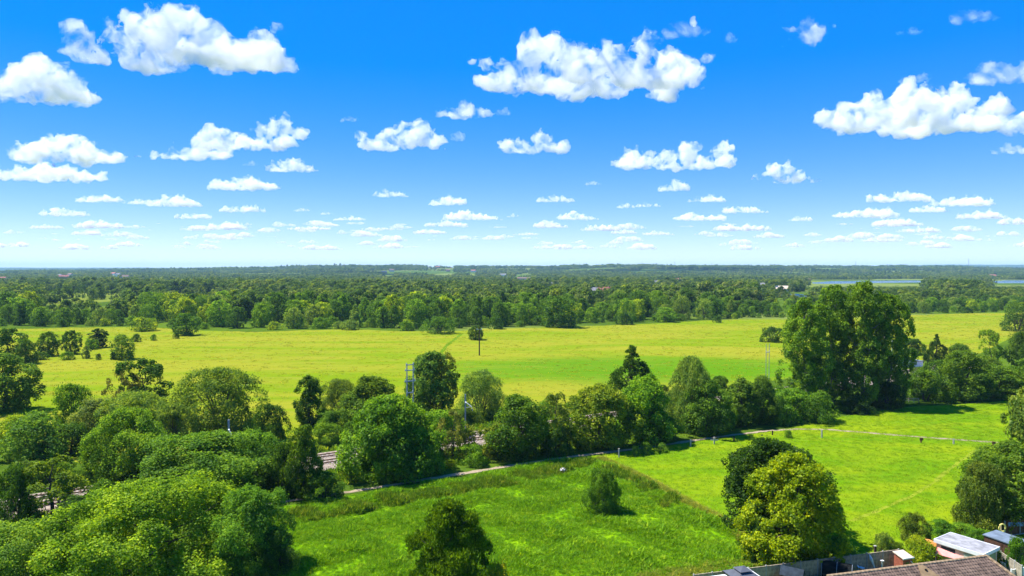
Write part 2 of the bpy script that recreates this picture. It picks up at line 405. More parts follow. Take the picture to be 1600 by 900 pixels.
# smaller far fields showing between the woods
FIELDS = [[(66, 459.5), (120, 457.2), (190, 457.4), (196, 462), (180, 470), (120, 477), (70, 477)],
          [(260, 459.2), (345, 458.6), (350, 461), (262, 462)],
          [(622, 430.6), (660, 429.6), (664, 432), (625, 432.4)], [(800, 432.6), (834, 431.5), (838, 437), (803, 438)]]
FM = stony_mat('far_field_grass', (.115, .165, .016), (.185, .205, .030), .035)
for f in FIELDS: sheet('far_field', wob([gp(*p) for p in f], 4, 7, 60), .034, FM)

# ------------------------------------------------------------------ trees
def unit(v): return v / np.maximum(np.linalg.norm(v, axis=1, keepdims=True), 1e-9)
ENV = {'broad': ((0, .2, .45, .7, .9, 1), (.55, .92, 1, .85, .5, .15)), 'bush': ((0, .3, .6, .85, 1), (.88, 1, .85, .5, .12)),
       'willow': ((0, .25, .55, .8, 1), (.85, 1, .95, .7, .25)), 'cone': ((0, .3, .6, .85, 1), (1, .85, .5, .22, .04)),
       'yew': ((0, .25, .5, .75, .92, 1), (.95, 1, .88, .62, .34, .08)), 'poplar': ((0, .15, .4, .7, .88, 1), (.55, .75, 1, .9, .62, .2)),
       'column': ((0, .3, .7, .9, 1), (.7, 1, .8, .45, .1)), 'thin': ((0, .25, .6, .85, 1), (.5, .9, 1, .7, .25))}
def crown_leaves(kind, H, R, z0, nl, n, leaf, seed, lobe=(.24, .40), dens=1.0):
    """crown of many small leaf faces on clumps on lobes; returns arrays and lobe centres"""
    g = np.random.default_rng(seed); e = ENV[kind]
    zf = np.clip((np.arange(nl) + g.uniform(.0, 1.0, nl)) / nl, .02, .97); zf[-1] = .96; an = np.arange(nl) * 2.399963 + g.normal(0, .35, nl)
    env = np.interp(zf, *e); ph = g.uniform(0, 6.28, 3)
    env = env * (1 + .16 * np.sin(2 * an + ph[0] + 4 * zf) + .14 * np.sin(3 * an + ph[1] - 6 * zf))
    rl = R * (lobe[0] * .72 + (lobe[1] * 1.12 - lobe[0] * .72) * g.random(nl) ** 1.3) * np.clip(env + .25, .45, 1.0)
    rr = np.maximum(env * R - rl * .75, 0) * np.where(g.random(nl) < .22, g.uniform(.2, .7, nl), g.uniform(.70, 1.16, nl))
    Hc = H * (1 - z0); zc = H * z0 + zf * Hc
    zc = np.clip(zc, H * z0 + rl * .5, H - rl * .8)
    C = np.stack([rr * np.cos(an), rr * np.sin(an), zc], 1)
    ax = np.stack([np.zeros(nl), np.zeros(nl), np.full(nl, H * z0 + Hc * .42)], 1)
    OUT = unit((C - ax) * np.array([1 / R, 1 / R, 2.0 / Hc]) + np.array([0, 0, .25]))
    ns = 9
    D = unit(g.normal(size=(nl * ns, 3)) + np.repeat(OUT, ns, 0) * .9 + np.array([0, 0, .25]))
    rs = np.repeat(rl, ns) * g.uniform(.36, .62, nl * ns)
    SC = np.repeat(C, ns, 0) + D * (np.repeat(rl, ns) * g.uniform(.55, .95, nl * ns))[:, None] * np.array([1, 1, .85])
    SO = unit(D + np.repeat(OUT, ns, 0) * .7)
    if kind in ('bush', 'yew', 'willow'): SC[:, 2] = np.maximum(SC[:, 2], rs * .55)
    w = rs ** 2; idx = g.choice(len(SC), n, p=w / w.sum())
    d = unit(g.normal(size=(n, 3))); dt = (d * SO[idx]).sum(1); bad = dt < -.25
    d[bad] -= 2 * dt[bad, None] * SO[idx][bad]
    fl = np.where(g.random(n) < .10, g.uniform(1.15, 1.7, n), g.uniform(.55, 1.12, n) ** .7)      # a few sprays stick out of each clump
    p = SC[idx] + d * (rs[idx] * fl)[:, None] * np.array([1, 1, .9])
    if kind in ('cone', 'yew'):
        t = unit(d * .6 + np.array([0, 0, .75]) + g.normal(size=(n, 3)) * .35); nr = unit(np.cross(t, g.normal(size=(n, 3)))); el = 1.9
    elif kind == 'willow':
        t = unit(d * .5 + np.array([0, 0, -.55]) + g.normal(size=(n, 3)) * .5); nr = unit(np.cross(np.cross(t, d + .3 * g.normal(size=(n, 3))), t)); el = 2.1
    else:
        nr = unit(d * .55 + g.normal(size=(n, 3)) * .42 + np.array([0, 0, .35])); t = unit(np.cross(nr, g.normal(size=(n, 3)))); el = 1.35
    s = unit(np.cross(nr, t)); a = leaf * g.uniform(.6, 1.25, n)[:, None]; b = a / el
    fold = nr * b * g.uniform(.05, .35, n)[:, None]
    V = np.stack([p - t * a * .5, p + s * b * .5 + fold - t * a * .05, p + t * a * .5, p - s * b * .5 + fold - t * a * .05], 1).reshape(-1, 3)
    q = R / np.percentile(np.hypot(V[:, 0], V[:, 1]), 98.5); qz = H / np.percentile(V[:, 2], 99.9)
    V *= np.array([q, q, qz]); C = C * np.array([q, q, qz])
    V[:, 2] = np.maximum(V[:, 2], .02)
    return V, C
def crown_mesh(kind, H, R, z0, nl, n, leaf, seed, mat=None, **kw):
    V, C = crown_leaves(kind, H, R, z0, nl, n, leaf, seed, **kw)
    return mesh_np('crown', V, np.arange(len(V)).reshape(-1, 4), mat or LEAF), C
def trunk_mesh(kind, H, R, z0, C, seed, mat=None, nlimb=12, fat=1.0, k=6):
    r = random.Random(seed); mb = MB(); tr = .026 * H * fat
    multi = kind in ('bush', 'willow')
    if multi:
        for i in range(4 if kind == 'bush' else 3):
            a = i * 2.1 + r.random(); q = Vector((math.cos(a), math.sin(a), 0))
            mb.tube([q * .12 * R * .5 + Vector((0, 0, -.15)), q * .2 * R + Vector((0, 0, H * .3)), q * .42 * R + Vector((0, 0, H * .62))], [tr * .75, tr * .5, tr * .18], k)
        top = H * .45
    else:
        top = H * (.88 if kind in ('cone', 'yew', 'column', 'poplar') else .70)
        pts = [(r.uniform(-.04, .04) * R * i, r.uniform(-.04, .04) * R * i, top * i / 5) for i in range(6)]
        pts[0] = (0, 0, -.15)
        mb.tube(pts, [tr * 1.25, tr * .95, tr * .8, tr * .62, tr * .42, tr * .16], k + 2)
    idx = list(range(len(C))); r.shuffle(idx)
    for i in idx[:nlimb]:
        c = Vector(C[i]); zb = max(H * max(z0, .12), min(c.z - .35 * Vector((c.x, c.y)).length, top * .9)) if not multi else H * .25
        s0 = Vector((0, 0, zb)) if not multi else Vector((c.x * .2, c.y * .2, zb))
        m1 = s0.lerp(c, .5) + Vector((r.uniform(-.05, .05) * R, r.uniform(-.05, .05) * R, -.05 * H * (0 if multi else 1)))
        mb.tube([s0, m1, c], [tr * .42, tr * .27, tr * .07], 5)
    return mb.mesh('trunk', mat or BARK)
PROTO = {}
def proto(key, kind, H, R, z0, nl, n, leaf, seed, bark=None, nlimb=12, fat=1.0, **kw):
    cm, C = crown_mesh(kind, H, R, z0, nl, n, leaf, seed, **kw)
    PROTO[key] = (H, R, cm, trunk_mesh(kind, H, R, z0, C, seed, bark, nlimb, fat))
# near trees (leaf sprays about 0.3 m), middle distance, far
for i in range(3): proto(f'broadN{i}', 'broad', 11, 6, .04, 125, 52000, .27, 11 + i, lobe=(.20, .33))
for i in range(2): proto(f'bushN{i}', 'bush', 7, 4.5, .0, 90, 30000, .24, 21 + i, lobe=(.22, .34))
proto('bigN', 'broad', 12.5, 9.8, .02, 150, 90000, .29, 19, None, 20, lobe=(.15, .26))
proto('yewN', 'yew', 10, 4.4, .0, 120, 46000, .30, 31, lobe=(.22, .32))
proto('laurelN', 'broad', 12.5, 6.4, .03, 125, 44000, .32, 33, lobe=(.18, .30))
proto('goldN', 'bush', 11.5, 4.8, .0, 130, 44000, .29, 35, lobe=(.18, .30))
for i in range(4): proto(f'broadM{i}', 'broad', 11, 5, .03, 72, 19000, .36, 41 + i, lobe=(.24, .38))
for i in range(3): proto(f'bushM{i}', 'bush', 6, 4.5, .0, 52, 11000, .32, 51 + i)
for i in range(2): proto(f'willowM{i}', 'willow', 11, 7, .0, 80, 22000, .42, 61 + i, lobe=(.22, .36))
for i in range(3): proto(f'poplarM{i}', 'poplar', 27, 7.5, .06, 140, 40000, .46, 71 + i, PALEBARK, 26, .62, lobe=(.18, .30))
proto('coneM', 'cone', 12, 4.6, .02, 95, 16000, .38, 81, lobe=(.2, .3))
proto('columnM', 'column', 10, 2.9, .03, 56, 11000, .34, 83, lobe=(.3, .46))
for i in range(2): proto(f'thinM{i}', 'thin', 9, 4, .16, 26, 5000, .34, 85 + i, None, 16, .8, lobe=(.20, .32))
for i in range(4): proto(f'broadF{i}', 'broad', 14, 6.5, .02, 46, 4800, .75, 91 + i, lobe=(.28, .42))
for i in range(2): proto(f'willowF{i}', 'willow', 11, 6.5, .0, 40, 4200, .70, 97 + i, lobe=(.28, .42))
for i in range(2): proto(f'bushF{i}', 'bush', 5, 4.2, .0, 28, 2600, .50, 101 + i, lobe=(.3, .46))
for i in range(2): proto(f'columnF{i}', 'column', 16, 4.6, .02, 40, 4000, .75, 105 + i, lobe=(.3, .46))
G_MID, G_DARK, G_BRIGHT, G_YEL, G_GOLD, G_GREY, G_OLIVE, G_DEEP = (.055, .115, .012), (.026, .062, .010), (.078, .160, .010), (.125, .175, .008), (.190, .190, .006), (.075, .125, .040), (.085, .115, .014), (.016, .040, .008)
TREE_N = 0
def tree(name, key, x, y, H, W, color, label, cat='tree', group=None, rz=None, z=0.0):
    global TREE_N; TREE_N += 1
    h, r, cm, tm = PROTO[key]
    t = tag(empty(name, (x, y, z), rz if rz is not None else (TREE_N * 2.399) % 6.283), label, cat, group)
    sx, sz = W / (2 * r), H / h; t.scale = (sx, sx, sz)
    link('trunk', tm, t); link('crown', cm, t, color=color)
    return t
def tpx(name, key, px, by, wpx, ty, color, label, cat='tree', group=None, rz=None):
    """tree standing at ground pixel (px, by), wpx wide, top at row ty"""
    p = gp(px, by); W = wpx / F * p.y
    if key[-2] != 'F':                      # the row given is the front foot of the crown; the stem stands further back
        y2 = p.y + .26 * W; p = Vector(((px - 800) / F * y2, y2, 0)); W = wpx / F * y2
    H = height_for(px, ty, p.y)
    return tree(name, key, p.x, p.y, H, W, color, label, cat, group, rz)
T, S = 'broadleaf_tree', 'shrub'
# bottom left corner and the wood this side of the railway
tpx(T, 'bigN', 222, 935, 322, 752, (.086, .150, .010), 'largest bright green broadleaf tree filling the bottom left corner', rz=1.0)
tpx(T, 'broadN1', 8, 960, 170, 818, (.085, .15, .022), 'pale green broadleaf tree cut off by the bottom left corner')
tpx(T, 'broadN2', 388, 905, 150, 762, (.050, .115, .016), 'rounded dark green tree on the left edge of the rough meadow')
tpx('evergreen_bush', 'bushN0', 425, 905, 85, 825, G_DARK, 'dark blue-green bush at the lower left corner of the rough meadow', 'bush')
tpx(T, 'broadN1', 318, 800, 222, 678, (.050, .105, .014), 'broad dense green tree right behind the bottom left corner tree', rz=2.2)
tpx(T, 'broadN2', 198, 764, 150, 638, (.062, .122, .013), 'clumpy green tree behind and left of the broad dense one')
tpx(T, 'thinM0', 72, 826, 135, 716, (.062, .100, .010), 'flat spreading olive green tree in front of the railway, far left')
tpx(S, 'bushM0', 15, 830, 80, 725, G_DARK, 'dark shrub at the left edge in front of the railway', 'shrub')
tpx(S, 'bushN1', 120, 842, 110, 775, G_DARK, 'dark low shrub below the flat spreading olive tree', 'shrub')
tpx(S, 'bushM1', 50, 722, 130, 646, (.055, .11, .018), 'round dark green thicket at the left edge behind the railway', 'shrub')
tpx(S, 'bushM2', 105, 716, 90, 662, G_DARK, 'shaded green thicket right of the left edge thicket', 'shrub')
tpx(S, 'bushM0', 25, 690, 80, 648, G_YEL, 'yellow green bush behind the left edge thicket', 'shrub')
tpx(T, 'broadM0', 4, 648, 110, 552, (.046, .092, .020), 'grey green tree cut by the left edge below the hay meadow')
tpx(T, 'thinM1', 226, 652, 85, 560, G_DARK, 'dark tree with bare branches standing against the hay meadow, left')
tpx(S, 'thinM0', 190, 650, 60, 572, (.07, .08, .03), 'thin nearly leafless tree beside the dark bare-branched one', 'tree')
tpx(S, 'bushM1', 110, 668, 66, 598, G_MID, 'pointed green shrub with upright tufts against the meadow, left', 'shrub')
tpx(S, 'bushM2', 150, 676, 90, 622, (.085, .12, .04), 'pale grey green shrub in the left thicket', 'shrub')
tpx(S, 'willowM0', 215, 690, 120, 612, (.080, .13, .03), 'pale feathery shrub in front of the bare-branched tree', 'shrub')
tpx(S, 'bushM0', 265, 696, 70, 630, (.075, .12, .028), 'pale green shrub left of the wide willow', 'shrub')
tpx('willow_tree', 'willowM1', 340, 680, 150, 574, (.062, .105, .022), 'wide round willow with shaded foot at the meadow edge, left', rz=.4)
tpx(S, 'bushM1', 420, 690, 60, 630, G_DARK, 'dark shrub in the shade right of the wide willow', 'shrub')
tpx('conifer_tree', 'columnM', 480, 668, 52, 586, (.034, .072, .010), 'narrow dark upright tree standing alone beside the hay meadow')
tpx(T, 'broadM1', 472, 782, 66, 664, (.040, .080, .010), 'ivy covered tree hiding the middle of the railway')
tpx(S, 'bushM2', 437, 778, 66, 690, G_DARK, 'dark shrub left of the ivy covered tree', 'shrub')
tpx(S, 'bushM0', 505, 786, 70, 735, (.045, .10, .012), 'low shrub at the foot of the ivy covered tree', 'shrub')
tpx(S, 'bushM1', 400, 745, 90, 672, (.062, .13, .014), 'green shrub between the railway mast and the ivy covered tree', 'shrub')
tpx(T, 'bushN1', 608, 752, 172, 622, (.050, .110, .010), 'big bushy tree beside the footpath, leafy to the ground', rz=2.8)
tpx(T, 'broadM2', 618, 742, 110, 616, (.075, .145, .012), 'bright topped tree rising out of the big bushy tree')
tpx(S, 'bushM2', 660, 742, 70, 668, (.055, .12, .014), 'green shrub at the right foot of the big bushy tree', 'shrub')
tpx(S, 'bushM0', 555, 668, 50, 636, G_DARK, 'small dark round bush on the grass beyond the railway', 'shrub')
tpx(S, 'bushM1', 612, 690, 66, 650, (.07, .15, .01), 'light green scrub beyond the railway left of the tall pole', 'shrub')
tpx(T, 'broadM3', 582, 664, 106, 586, (.050, .090, .009), 'dark hawthorn with yellow green leaves at the meadow edge')
tpx(S, 'bushM2', 552, 668, 84, 614, (.058, .108, .016), 'mixed green shrub filling the gap before the hawthorn', 'shrub')
tpx(S, 'bushM0', 510, 672, 50, 640, (.06, .12, .014), 'low shrub right of the narrow upright tree', 'shrub')
tpx(S, 'willowM0', 527, 656, 74, 592, (.062, .10, .024), 'greyish shrub between the narrow tree and the hawthorn', 'shrub')
tpx(T, 'broadM0', 672, 652, 96, 550, (.044, .092, .022), 'tall dark tree with a ragged top right of the double pole', rz=.7)
tpx(T, 'thinM1', 690, 648, 60, 550, (.09, .11, .02), 'sparse yellowing tree behind the tall ragged one')
tpx('willow_tree', 'willowM1', 752, 662, 92, 578, (.072, .125, .034), 'grey green willow behind the single railway mast', rz=2.0)
tpx(S, 'bushM2', 690, 692, 80, 640, (.075, .15, .012), 'bright scrub on the far bank of the railway', 'shrub')
tpx(S, 'thinM0', 708, 722, 56, 640, (.075, .095, .025), 'thin brownish tree between railway and footpath')
tpx(S, 'thinM1', 733, 722, 40, 668, G_OLIVE, 'slim ivy clad sapling next to the thin brownish tree', 'sapling')
tpx(S, 'bushM0', 735, 728, 60, 692, (.07, .14, .012), 'low green scrub at the foot of the slim saplings', 'shrub')
tpx(S, 'bushM1', 704, 733, 22, 718, G_YEL, 'tiny yellow green bush on the shaded verge of the path', 'shrub')
tpx(T, 'broadM1', 812, 722, 120, 618, (.040, .085, .010), 'dark leafy tree beside the footpath right of the railway mast', rz=1.5)
tpx(S, 'bushM2', 780, 722, 70, 660, G_OLIVE, 'olive shrub leaning over the railway cutting', 'shrub')
tpx(T, 'thinM0', 868, 712, 66, 612, (.068, .10, .018), 'slender thin tree between the dark tree and the olive tree')
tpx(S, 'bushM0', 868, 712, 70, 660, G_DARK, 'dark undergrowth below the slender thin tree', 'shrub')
tpx(T, 'broadM2', 938, 706, 118, 600, (.078, .118, .012), 'broad olive green tree beside the path in the long tree belt', rz=.3)
tpx(T, 'broadM3', 1008, 696, 112, 586, (.066, .135, .010), 'bright green tree in front of the dark pointed one')
tpx('conifer_tree', 'coneM', 988, 645, 92, 540, (.030, .066, .012), 'dark pointed conifer rising highest above the tree belt')
tpx('willow_tree', 'willowM0', 1080, 676, 84, 556, (.068, .115, .034), 'tall grey green willow in the tree belt', rz=1.2)
tpx(T, 'broadM0', 1105, 684, 86, 592, (.044, .092, .014), 'dark tree at the right foot of the tall willow')
tpx(S, 'bushM1', 1030, 694, 90, 640, (.055, .11, .012), 'green shrub at the foot of the bright green tree', 'shrub')
tpx(T, 'columnM', 1160, 668, 62, 590, (.046, .088, .014), 'dark upright tree left of the tall poplars')
tpx(T, 'broadM1', 1192, 664, 62, 588, (.040, .080, .012), 'dark round tree just left of the tall poplars')
tpx(S, 'bushM2', 1135, 672, 50, 630, (.060, .12, .014), 'light shrub between the willow and the dark upright tree', 'shrub')
ru = random.Random(31)
def under(px, off, H, W, where):
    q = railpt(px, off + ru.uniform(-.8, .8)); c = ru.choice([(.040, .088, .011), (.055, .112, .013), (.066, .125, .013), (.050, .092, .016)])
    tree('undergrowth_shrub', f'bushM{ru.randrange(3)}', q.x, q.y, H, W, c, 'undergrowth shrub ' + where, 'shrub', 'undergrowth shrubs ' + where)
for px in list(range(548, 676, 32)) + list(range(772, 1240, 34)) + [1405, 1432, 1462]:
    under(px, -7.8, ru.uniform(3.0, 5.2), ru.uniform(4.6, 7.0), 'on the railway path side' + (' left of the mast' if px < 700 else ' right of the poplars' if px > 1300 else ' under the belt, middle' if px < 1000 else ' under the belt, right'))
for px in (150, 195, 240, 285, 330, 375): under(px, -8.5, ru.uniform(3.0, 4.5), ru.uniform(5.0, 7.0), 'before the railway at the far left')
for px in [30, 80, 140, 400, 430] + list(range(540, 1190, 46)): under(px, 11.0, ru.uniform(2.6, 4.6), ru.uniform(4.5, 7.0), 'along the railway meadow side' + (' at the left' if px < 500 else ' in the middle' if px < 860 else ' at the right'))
# the poplars and the shrubs round their feet
for i, (px, by, w, ty, c, lab) in enumerate((
        (1258, 640, 92, 466, (.062, .120, .013), 'leftmost of the tall poplars'), (1303, 634, 88, 446, (.056, .112, .012), 'second tall poplar from the left'),
        (1350, 640, 92, 440, (.056, .108, .012), 'third tall poplar from the left, the highest'), (1390, 636, 84, 460, (.052, .104, .011), 'rightmost of the tall poplars'))):
    tpx('poplar_tree', f'poplarM{i % 3}', px, by, w, ty, c, lab, group='tall poplars beside the mown field', rz=i * 1.7)
tpx(S, 'bushM0', 1235, 662, 84, 606, (.065, .135, .014), 'light green shrub at the left foot of the poplars', 'shrub')
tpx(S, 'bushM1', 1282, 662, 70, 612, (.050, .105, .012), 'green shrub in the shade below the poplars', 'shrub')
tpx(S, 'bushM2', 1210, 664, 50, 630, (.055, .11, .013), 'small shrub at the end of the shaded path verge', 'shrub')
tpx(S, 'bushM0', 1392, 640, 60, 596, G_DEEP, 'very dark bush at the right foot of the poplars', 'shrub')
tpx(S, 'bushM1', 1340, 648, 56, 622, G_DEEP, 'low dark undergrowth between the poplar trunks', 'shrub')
# hedge and trees on the right
tpx(S, 'bushM2', 1448, 630, 84, 578, (.042, .088, .010), 'wide dark hedge bush right of the poplars', 'shrub')
tpx(T, 'broadM2', 1512, 628, 92, 548, (.046, .088, .012), 'round dark tree in the hedge on the right')
tpx(T, 'broadM3', 1570, 624, 96, 572, (.055, .105, .012), 'green hedge tree near the right edge')
tpx(T, 'broadM0', 1612, 622, 80, 560, (.046, .095, .012), 'hedge tree cut by the right edge above the mown field')
tpx(S, 'bushM0', 1482, 606, 70, 560, (.036, .078, .010), 'dark bush behind the hedge on the right', 'shrub')
tpx(S, 'bushM1', 1545, 606, 70, 556, (.062, .105, .016), 'olive bush behind the hedge near the right edge', 'shrub')
tpx('conifer_tree', 'coneM', 1465, 572, 36, 522, (.024, .052, .014), 'small dark fir standing beyond the railway mast on the right')
tpx(S, 'bushM2', 1424, 555, 50, 528, G_DARK, 'dark bush on the hay meadow right of the poplars', 'shrub')
tpx(T, 'thinM1', 1550, 576, 36, 514, (.085, .145, .012), 'sparse yellow green tree against the meadow, far right')
tpx(T, 'broadM1', 1594, 578, 42, 518, (.040, .080, .012), 'dark tree at the right edge of the hay meadow')
tpx(S, 'bushM0', 1500, 574, 46, 536, (.045, .09, .014), 'round bush beyond the hedge left of the sparse yellow tree', 'shrub')
tpx(S, 'bushM1', 1415, 574, 40, 548, (.05, .1, .012), 'scrub at the foot of the railway mast right of the poplars', 'shrub')
# right edge, near
tpx(T, 'broadN0', 1606, 836, 190, 690, (.046, .090, .012), 'dark round tree at the right edge above the sheds', rz=.5)
tpx(T, 'columnM', 1606, 812, 84, 606, (.072, .112, .026), 'tall feathery tree cut by the right edge of the mown field')
tpx(S, 'bushN0', 1545, 838, 100, 722, (.055, .085, .014), 'dark olive bush left of the right edge tree', 'shrub')
# the pair in front
tpx('laurel_tree', 'laurelN', 1212, 852, 176, 689, (.017, .042, .005), 'tall dark glossy tree behind the golden one', rz=2.0)
tpx('golden_tree', 'goldN', 1243, 894, 156, 708, (.100, .145, .003), 'golden yellow rounded tree in front of the dark glossy one')
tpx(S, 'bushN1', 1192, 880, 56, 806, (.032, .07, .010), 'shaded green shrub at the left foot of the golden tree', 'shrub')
tpx(S, 'bushM2', 1318, 874, 56, 838, (.05, .11, .018), 'feathery green shrub at the right foot of the golden tree', 'shrub')
tpx('yew_tree', 'yewN', 702, 968, 172, 782, (.040, .082, .005), 'dark cone shaped yew at the bottom centre')
tpx(S, 'bushM0', 772, 960, 76, 878, (.17, .185, .008), 'yellow bush beside the yew at the bottom edge', 'shrub')
tpx(S, 'bushN0', 942, 806, 68, 732, (.048, .105, .010), 'lone round bush in the middle of the rough meadow', 'bush', rz=1.1)
# saplings and small bushes by the path
for px, by, w, ty, lab in ((992, 712, 16, 696, 'small pale bush beside the white post on the path'), (1010, 709, 26, 690, 'dark young bush in the shade beside the path'),
                           (1034, 706, 24, 692, 'second young bush from the white post along the path'), (1174, 687, 12, 678, 'small round bush on the mown side of the path'),
                           (1232, 684, 16, 672, 'little bush beside the bend of the path'), (966, 698, 30, 672, 'young tree overhanging the path at the white post')):
    tpx('young_bush', 'bushF0', px, by, w, ty, (.06, .12, .014), lab, 'bush')
# garden shrubs
for px, by, w, ty, c, lab in ((1386, 868, 40, 832, (.085, .13, .03), 'pale green shrub behind the brick outbuilding'), (1436, 850, 52, 802, (.06, .09, .016), 'tall brownish green shrub at the corner of the mown field'),
                              (1478, 838, 50, 812, (.045, .11, .012), 'green shrub above the flat roofed garage'), (1512, 842, 56, 818, (.07, .14, .014), 'light green shrub between garage and dark tree'),
                              (1540, 856, 46, 826, (.055, .125, .012), 'hedge bush between the garage and the brown shed'), (1447, 884, 60, 840, (.115, .160, .008), 'bright green conifer bush in front of the flat roofed garage'),
                              (1596, 898, 34, 838, (.050, .115, .010), 'leafy bush at the right edge beside the shed'), (1335, 892, 24, 876, (.14, .19, .008), 'small bright shrub by the grey fence'),
                              (1262, 900, 30, 884, (.030, .075, .016), 'dark spiky shrub by the play house'), (1217, 902, 22, 889, (.060, .022, .022), 'purple leaved bush by the gazebo'),
                              (1195, 903, 18, 891, (.15, .19, .012), 'yellow green bush right of the gazebo'), (1568, 892, 20, 860, (.035, .08, .010), 'dark climber on the fence behind the garage'),
                              (1405, 862, 30, 846, (.07, .12, .012), 'low shrub left of the tall brownish shrub')):
    tpx('garden_shrub', 'bushM' + str(int(px) % 3), px, by, w, ty, c, lab, 'shrub')
# left hedge across the meadow corner, lone tree and bushes in the meadow
LH = 'trees of the hedge across the left meadow corner'
for px, by, w, ty, key, c, lab in ((14, 566, 60, 512, 'broadF0', G_DARK, 'hedge tree at the left edge of the hay meadow'), (40, 568, 34, 530, 'broadF1', G_DARK, 'upright dark hedge tree second from the left edge'),
                                   (75, 556, 38, 518, 'broadF2', G_DARK, 'round dark hedge tree, third from the left edge'), (111, 553, 36, 516, 'broadF3', G_DARK, 'round dark hedge tree, fourth from the left edge'),
                                   (153, 543, 34, 513, 'columnF0', G_DEEP, 'darkest upright hedge tree in the left meadow corner'), (142, 546, 28, 530, 'bushF0', G_MID, 'low bush before the darkest hedge tree'),
                                   (190, 561, 40, 522, 'broadF1', (.06, .11, .016), 'small spreading tree with visible trunk at the meadow corner'), (106, 562, 22, 549, 'bushF1', G_MID, 'small round bush in front of the hedge trees'),
                                   (135, 560, 15, 540, 'columnF1', (.08, .12, .04), 'grey green upright bush in front of the hedge'), (154, 562, 11, 552, 'bushF0', G_DARK, 'tiny bush left of the spreading tree'),
                                   (177, 562, 9, 547, 'columnF0', G_DARK, 'small pointed bush beside the spreading tree'), (60, 562, 30, 550, 'bushF1', G_DARK, 'low hedge bush below the round dark tree'),
                                   (213, 534, 18, 521, 'bushF0', G_DARK, 'dark bush at the end of the corner hedge'), (240, 532, 12, 522, 'bushF1', G_MID, 'small bush trailing off the corner hedge'),
                                   (276, 529, 12, 519, 'bushF0', G_DARK, 'last small bush of the corner hedge')):
    tpx('hedge_tree', key, px, by, w, ty, c, lab, 'tree' if w > 28 else 'bush', LH)
tpx(T, 'broadF2', 743, 531, 29, 508, (.030, .064, .010), 'lone round tree in the hay meadow behind the wooden pole')
tpx(S, 'bushF1', 1207, 534, 46, 510, (.030, .064, .010), 'dark bush clump at the right end of the meadow, left of the poplars', 'bush')
tpx(T, 'willowF0', 1590, 517, 60, 472, (.034, .070, .014), 'big round tree at the right edge beyond the meadow')

# ------------------------------------------------------------------ the wood beyond the meadow
rg = random.Random(77)
def edge_at(px):
    for (a, ya), (b, yb) in zip(EDGE[:-1], EDGE[1:]):
        if a <= px <= b: return ya + (yb - ya) * (px - a) / (b - a)
    return EDGE[-1][1]
PAL = [((.032, .074, .012), 'dark green'), ((.044, .092, .014), 'deep green'), ((.066, .130, .014), 'green'), ((.118, .172, .010), 'yellow green'), ((.082, .130, .036), 'grey green')]
PLACE = [(100, 'at the far left end of the wood'), (280, 'left of the corner hedge end'), (420, 'above the left part of the meadow'), (560, 'left of the middle of the wood'),
         (690, 'left of the lone pole'), (800, 'behind the lone pole'), (930, 'right of the lone pole'), (1080, 'above the dark pointed conifer'), (1230, 'left of the poplar tops'),
         (1430, 'behind the poplars'), (2000, 'right of the poplar tops')]
def place(px): return next(t for m, t in PLACE if px < m)
taken = []
def wood_tree(px, d, H, W, key, ci, what):
    x = (px - 800) / F * d
    if any((x - a) ** 2 + (d - b) ** 2 < (.36 * (W + w)) ** 2 for a, b, w in taken): return False
    taken.append((x, d, W)); c, cn = PAL[ci]
    lab = f'{cn} {what} {place(px)}'
    k = rg.uniform(.88, 1.12)
    tree('woodland_bush' if 'bush' in what else 'woodland_tree', key, x, d, H, W, tuple(v * k for v in c), lab, 'bush' if 'bush' in what else 'tree', f'{what} of the wood edge, {cn}, {place(px)}')
    return True
def dist_row(y): return gp(800, y).y
# picked out by hand: wide bushes and trees that stand out along the edge
for px, by, w, ty, key, ci, what in ((685, 521, 58, 494, 'willowF1', 0, 'wide round bush standing out into the meadow'), (776, 514, 30, 494, 'bushF0', 0, 'round bush'), (976, 507, 32, 487, 'bushF1', 0, 'round bush'),
                                     (290, 524, 46, 489, 'broadF0', 0, 'spreading tree'), (222, 517, 50, 495, 'bushF1', 3, 'wide low bush'), (427, 515, 28, 502, 'bushF0', 3, 'low round bush'),
                                     (500, 513, 30, 495, 'bushF1', 2, 'round bush'), (470, 510, 26, 496, 'bushF0', 2, 'round bush'), (598, 512, 28, 478, 'columnF0', 2, 'pointed tree'), (870, 511, 62, 462, 'broadF1', 0, 'big dark tree'),
                                     (826, 506, 34, 474, 'broadF2', 2, 'round tree'), (650, 492, 46, 455, 'broadF3', 3, 'tall tree'), (1066, 499, 36, 461, 'willowF0', 4, 'round willow'), (1100, 499, 34, 466, 'willowF1', 4, 'round willow'),
                                     (1122, 504, 17, 493, 'bushF0', 0, 'small round bush'), (1040, 503, 40, 480, 'broadF0', 2, 'tree'), (545, 515, 34, 499, 'bushF1', 4, 'low bush'), (235, 493, 36, 472, 'broadF1', 3, 'bright round tree')):
    d = dist_row(by); wood_tree(px, d, height_for(px, ty, d), w / F * d, key, ci, what)
n_b = 0
for i in range(900):
    if n_b >= 62: break
    px = rg.uniform(-40, 1640); d = dist_row(edge_at(px)) + rg.uniform(2, 26)
    if 1228 < px < 1425: continue
    H = rg.uniform(2.6, 6.0); n_b += wood_tree(px, d, H, H * rg.uniform(1.1, 1.9), f'bushF{rg.randrange(2)}', rg.choices(range(5), (26, 24, 28, 12, 10))[0], 'low bush')
n_t = 0
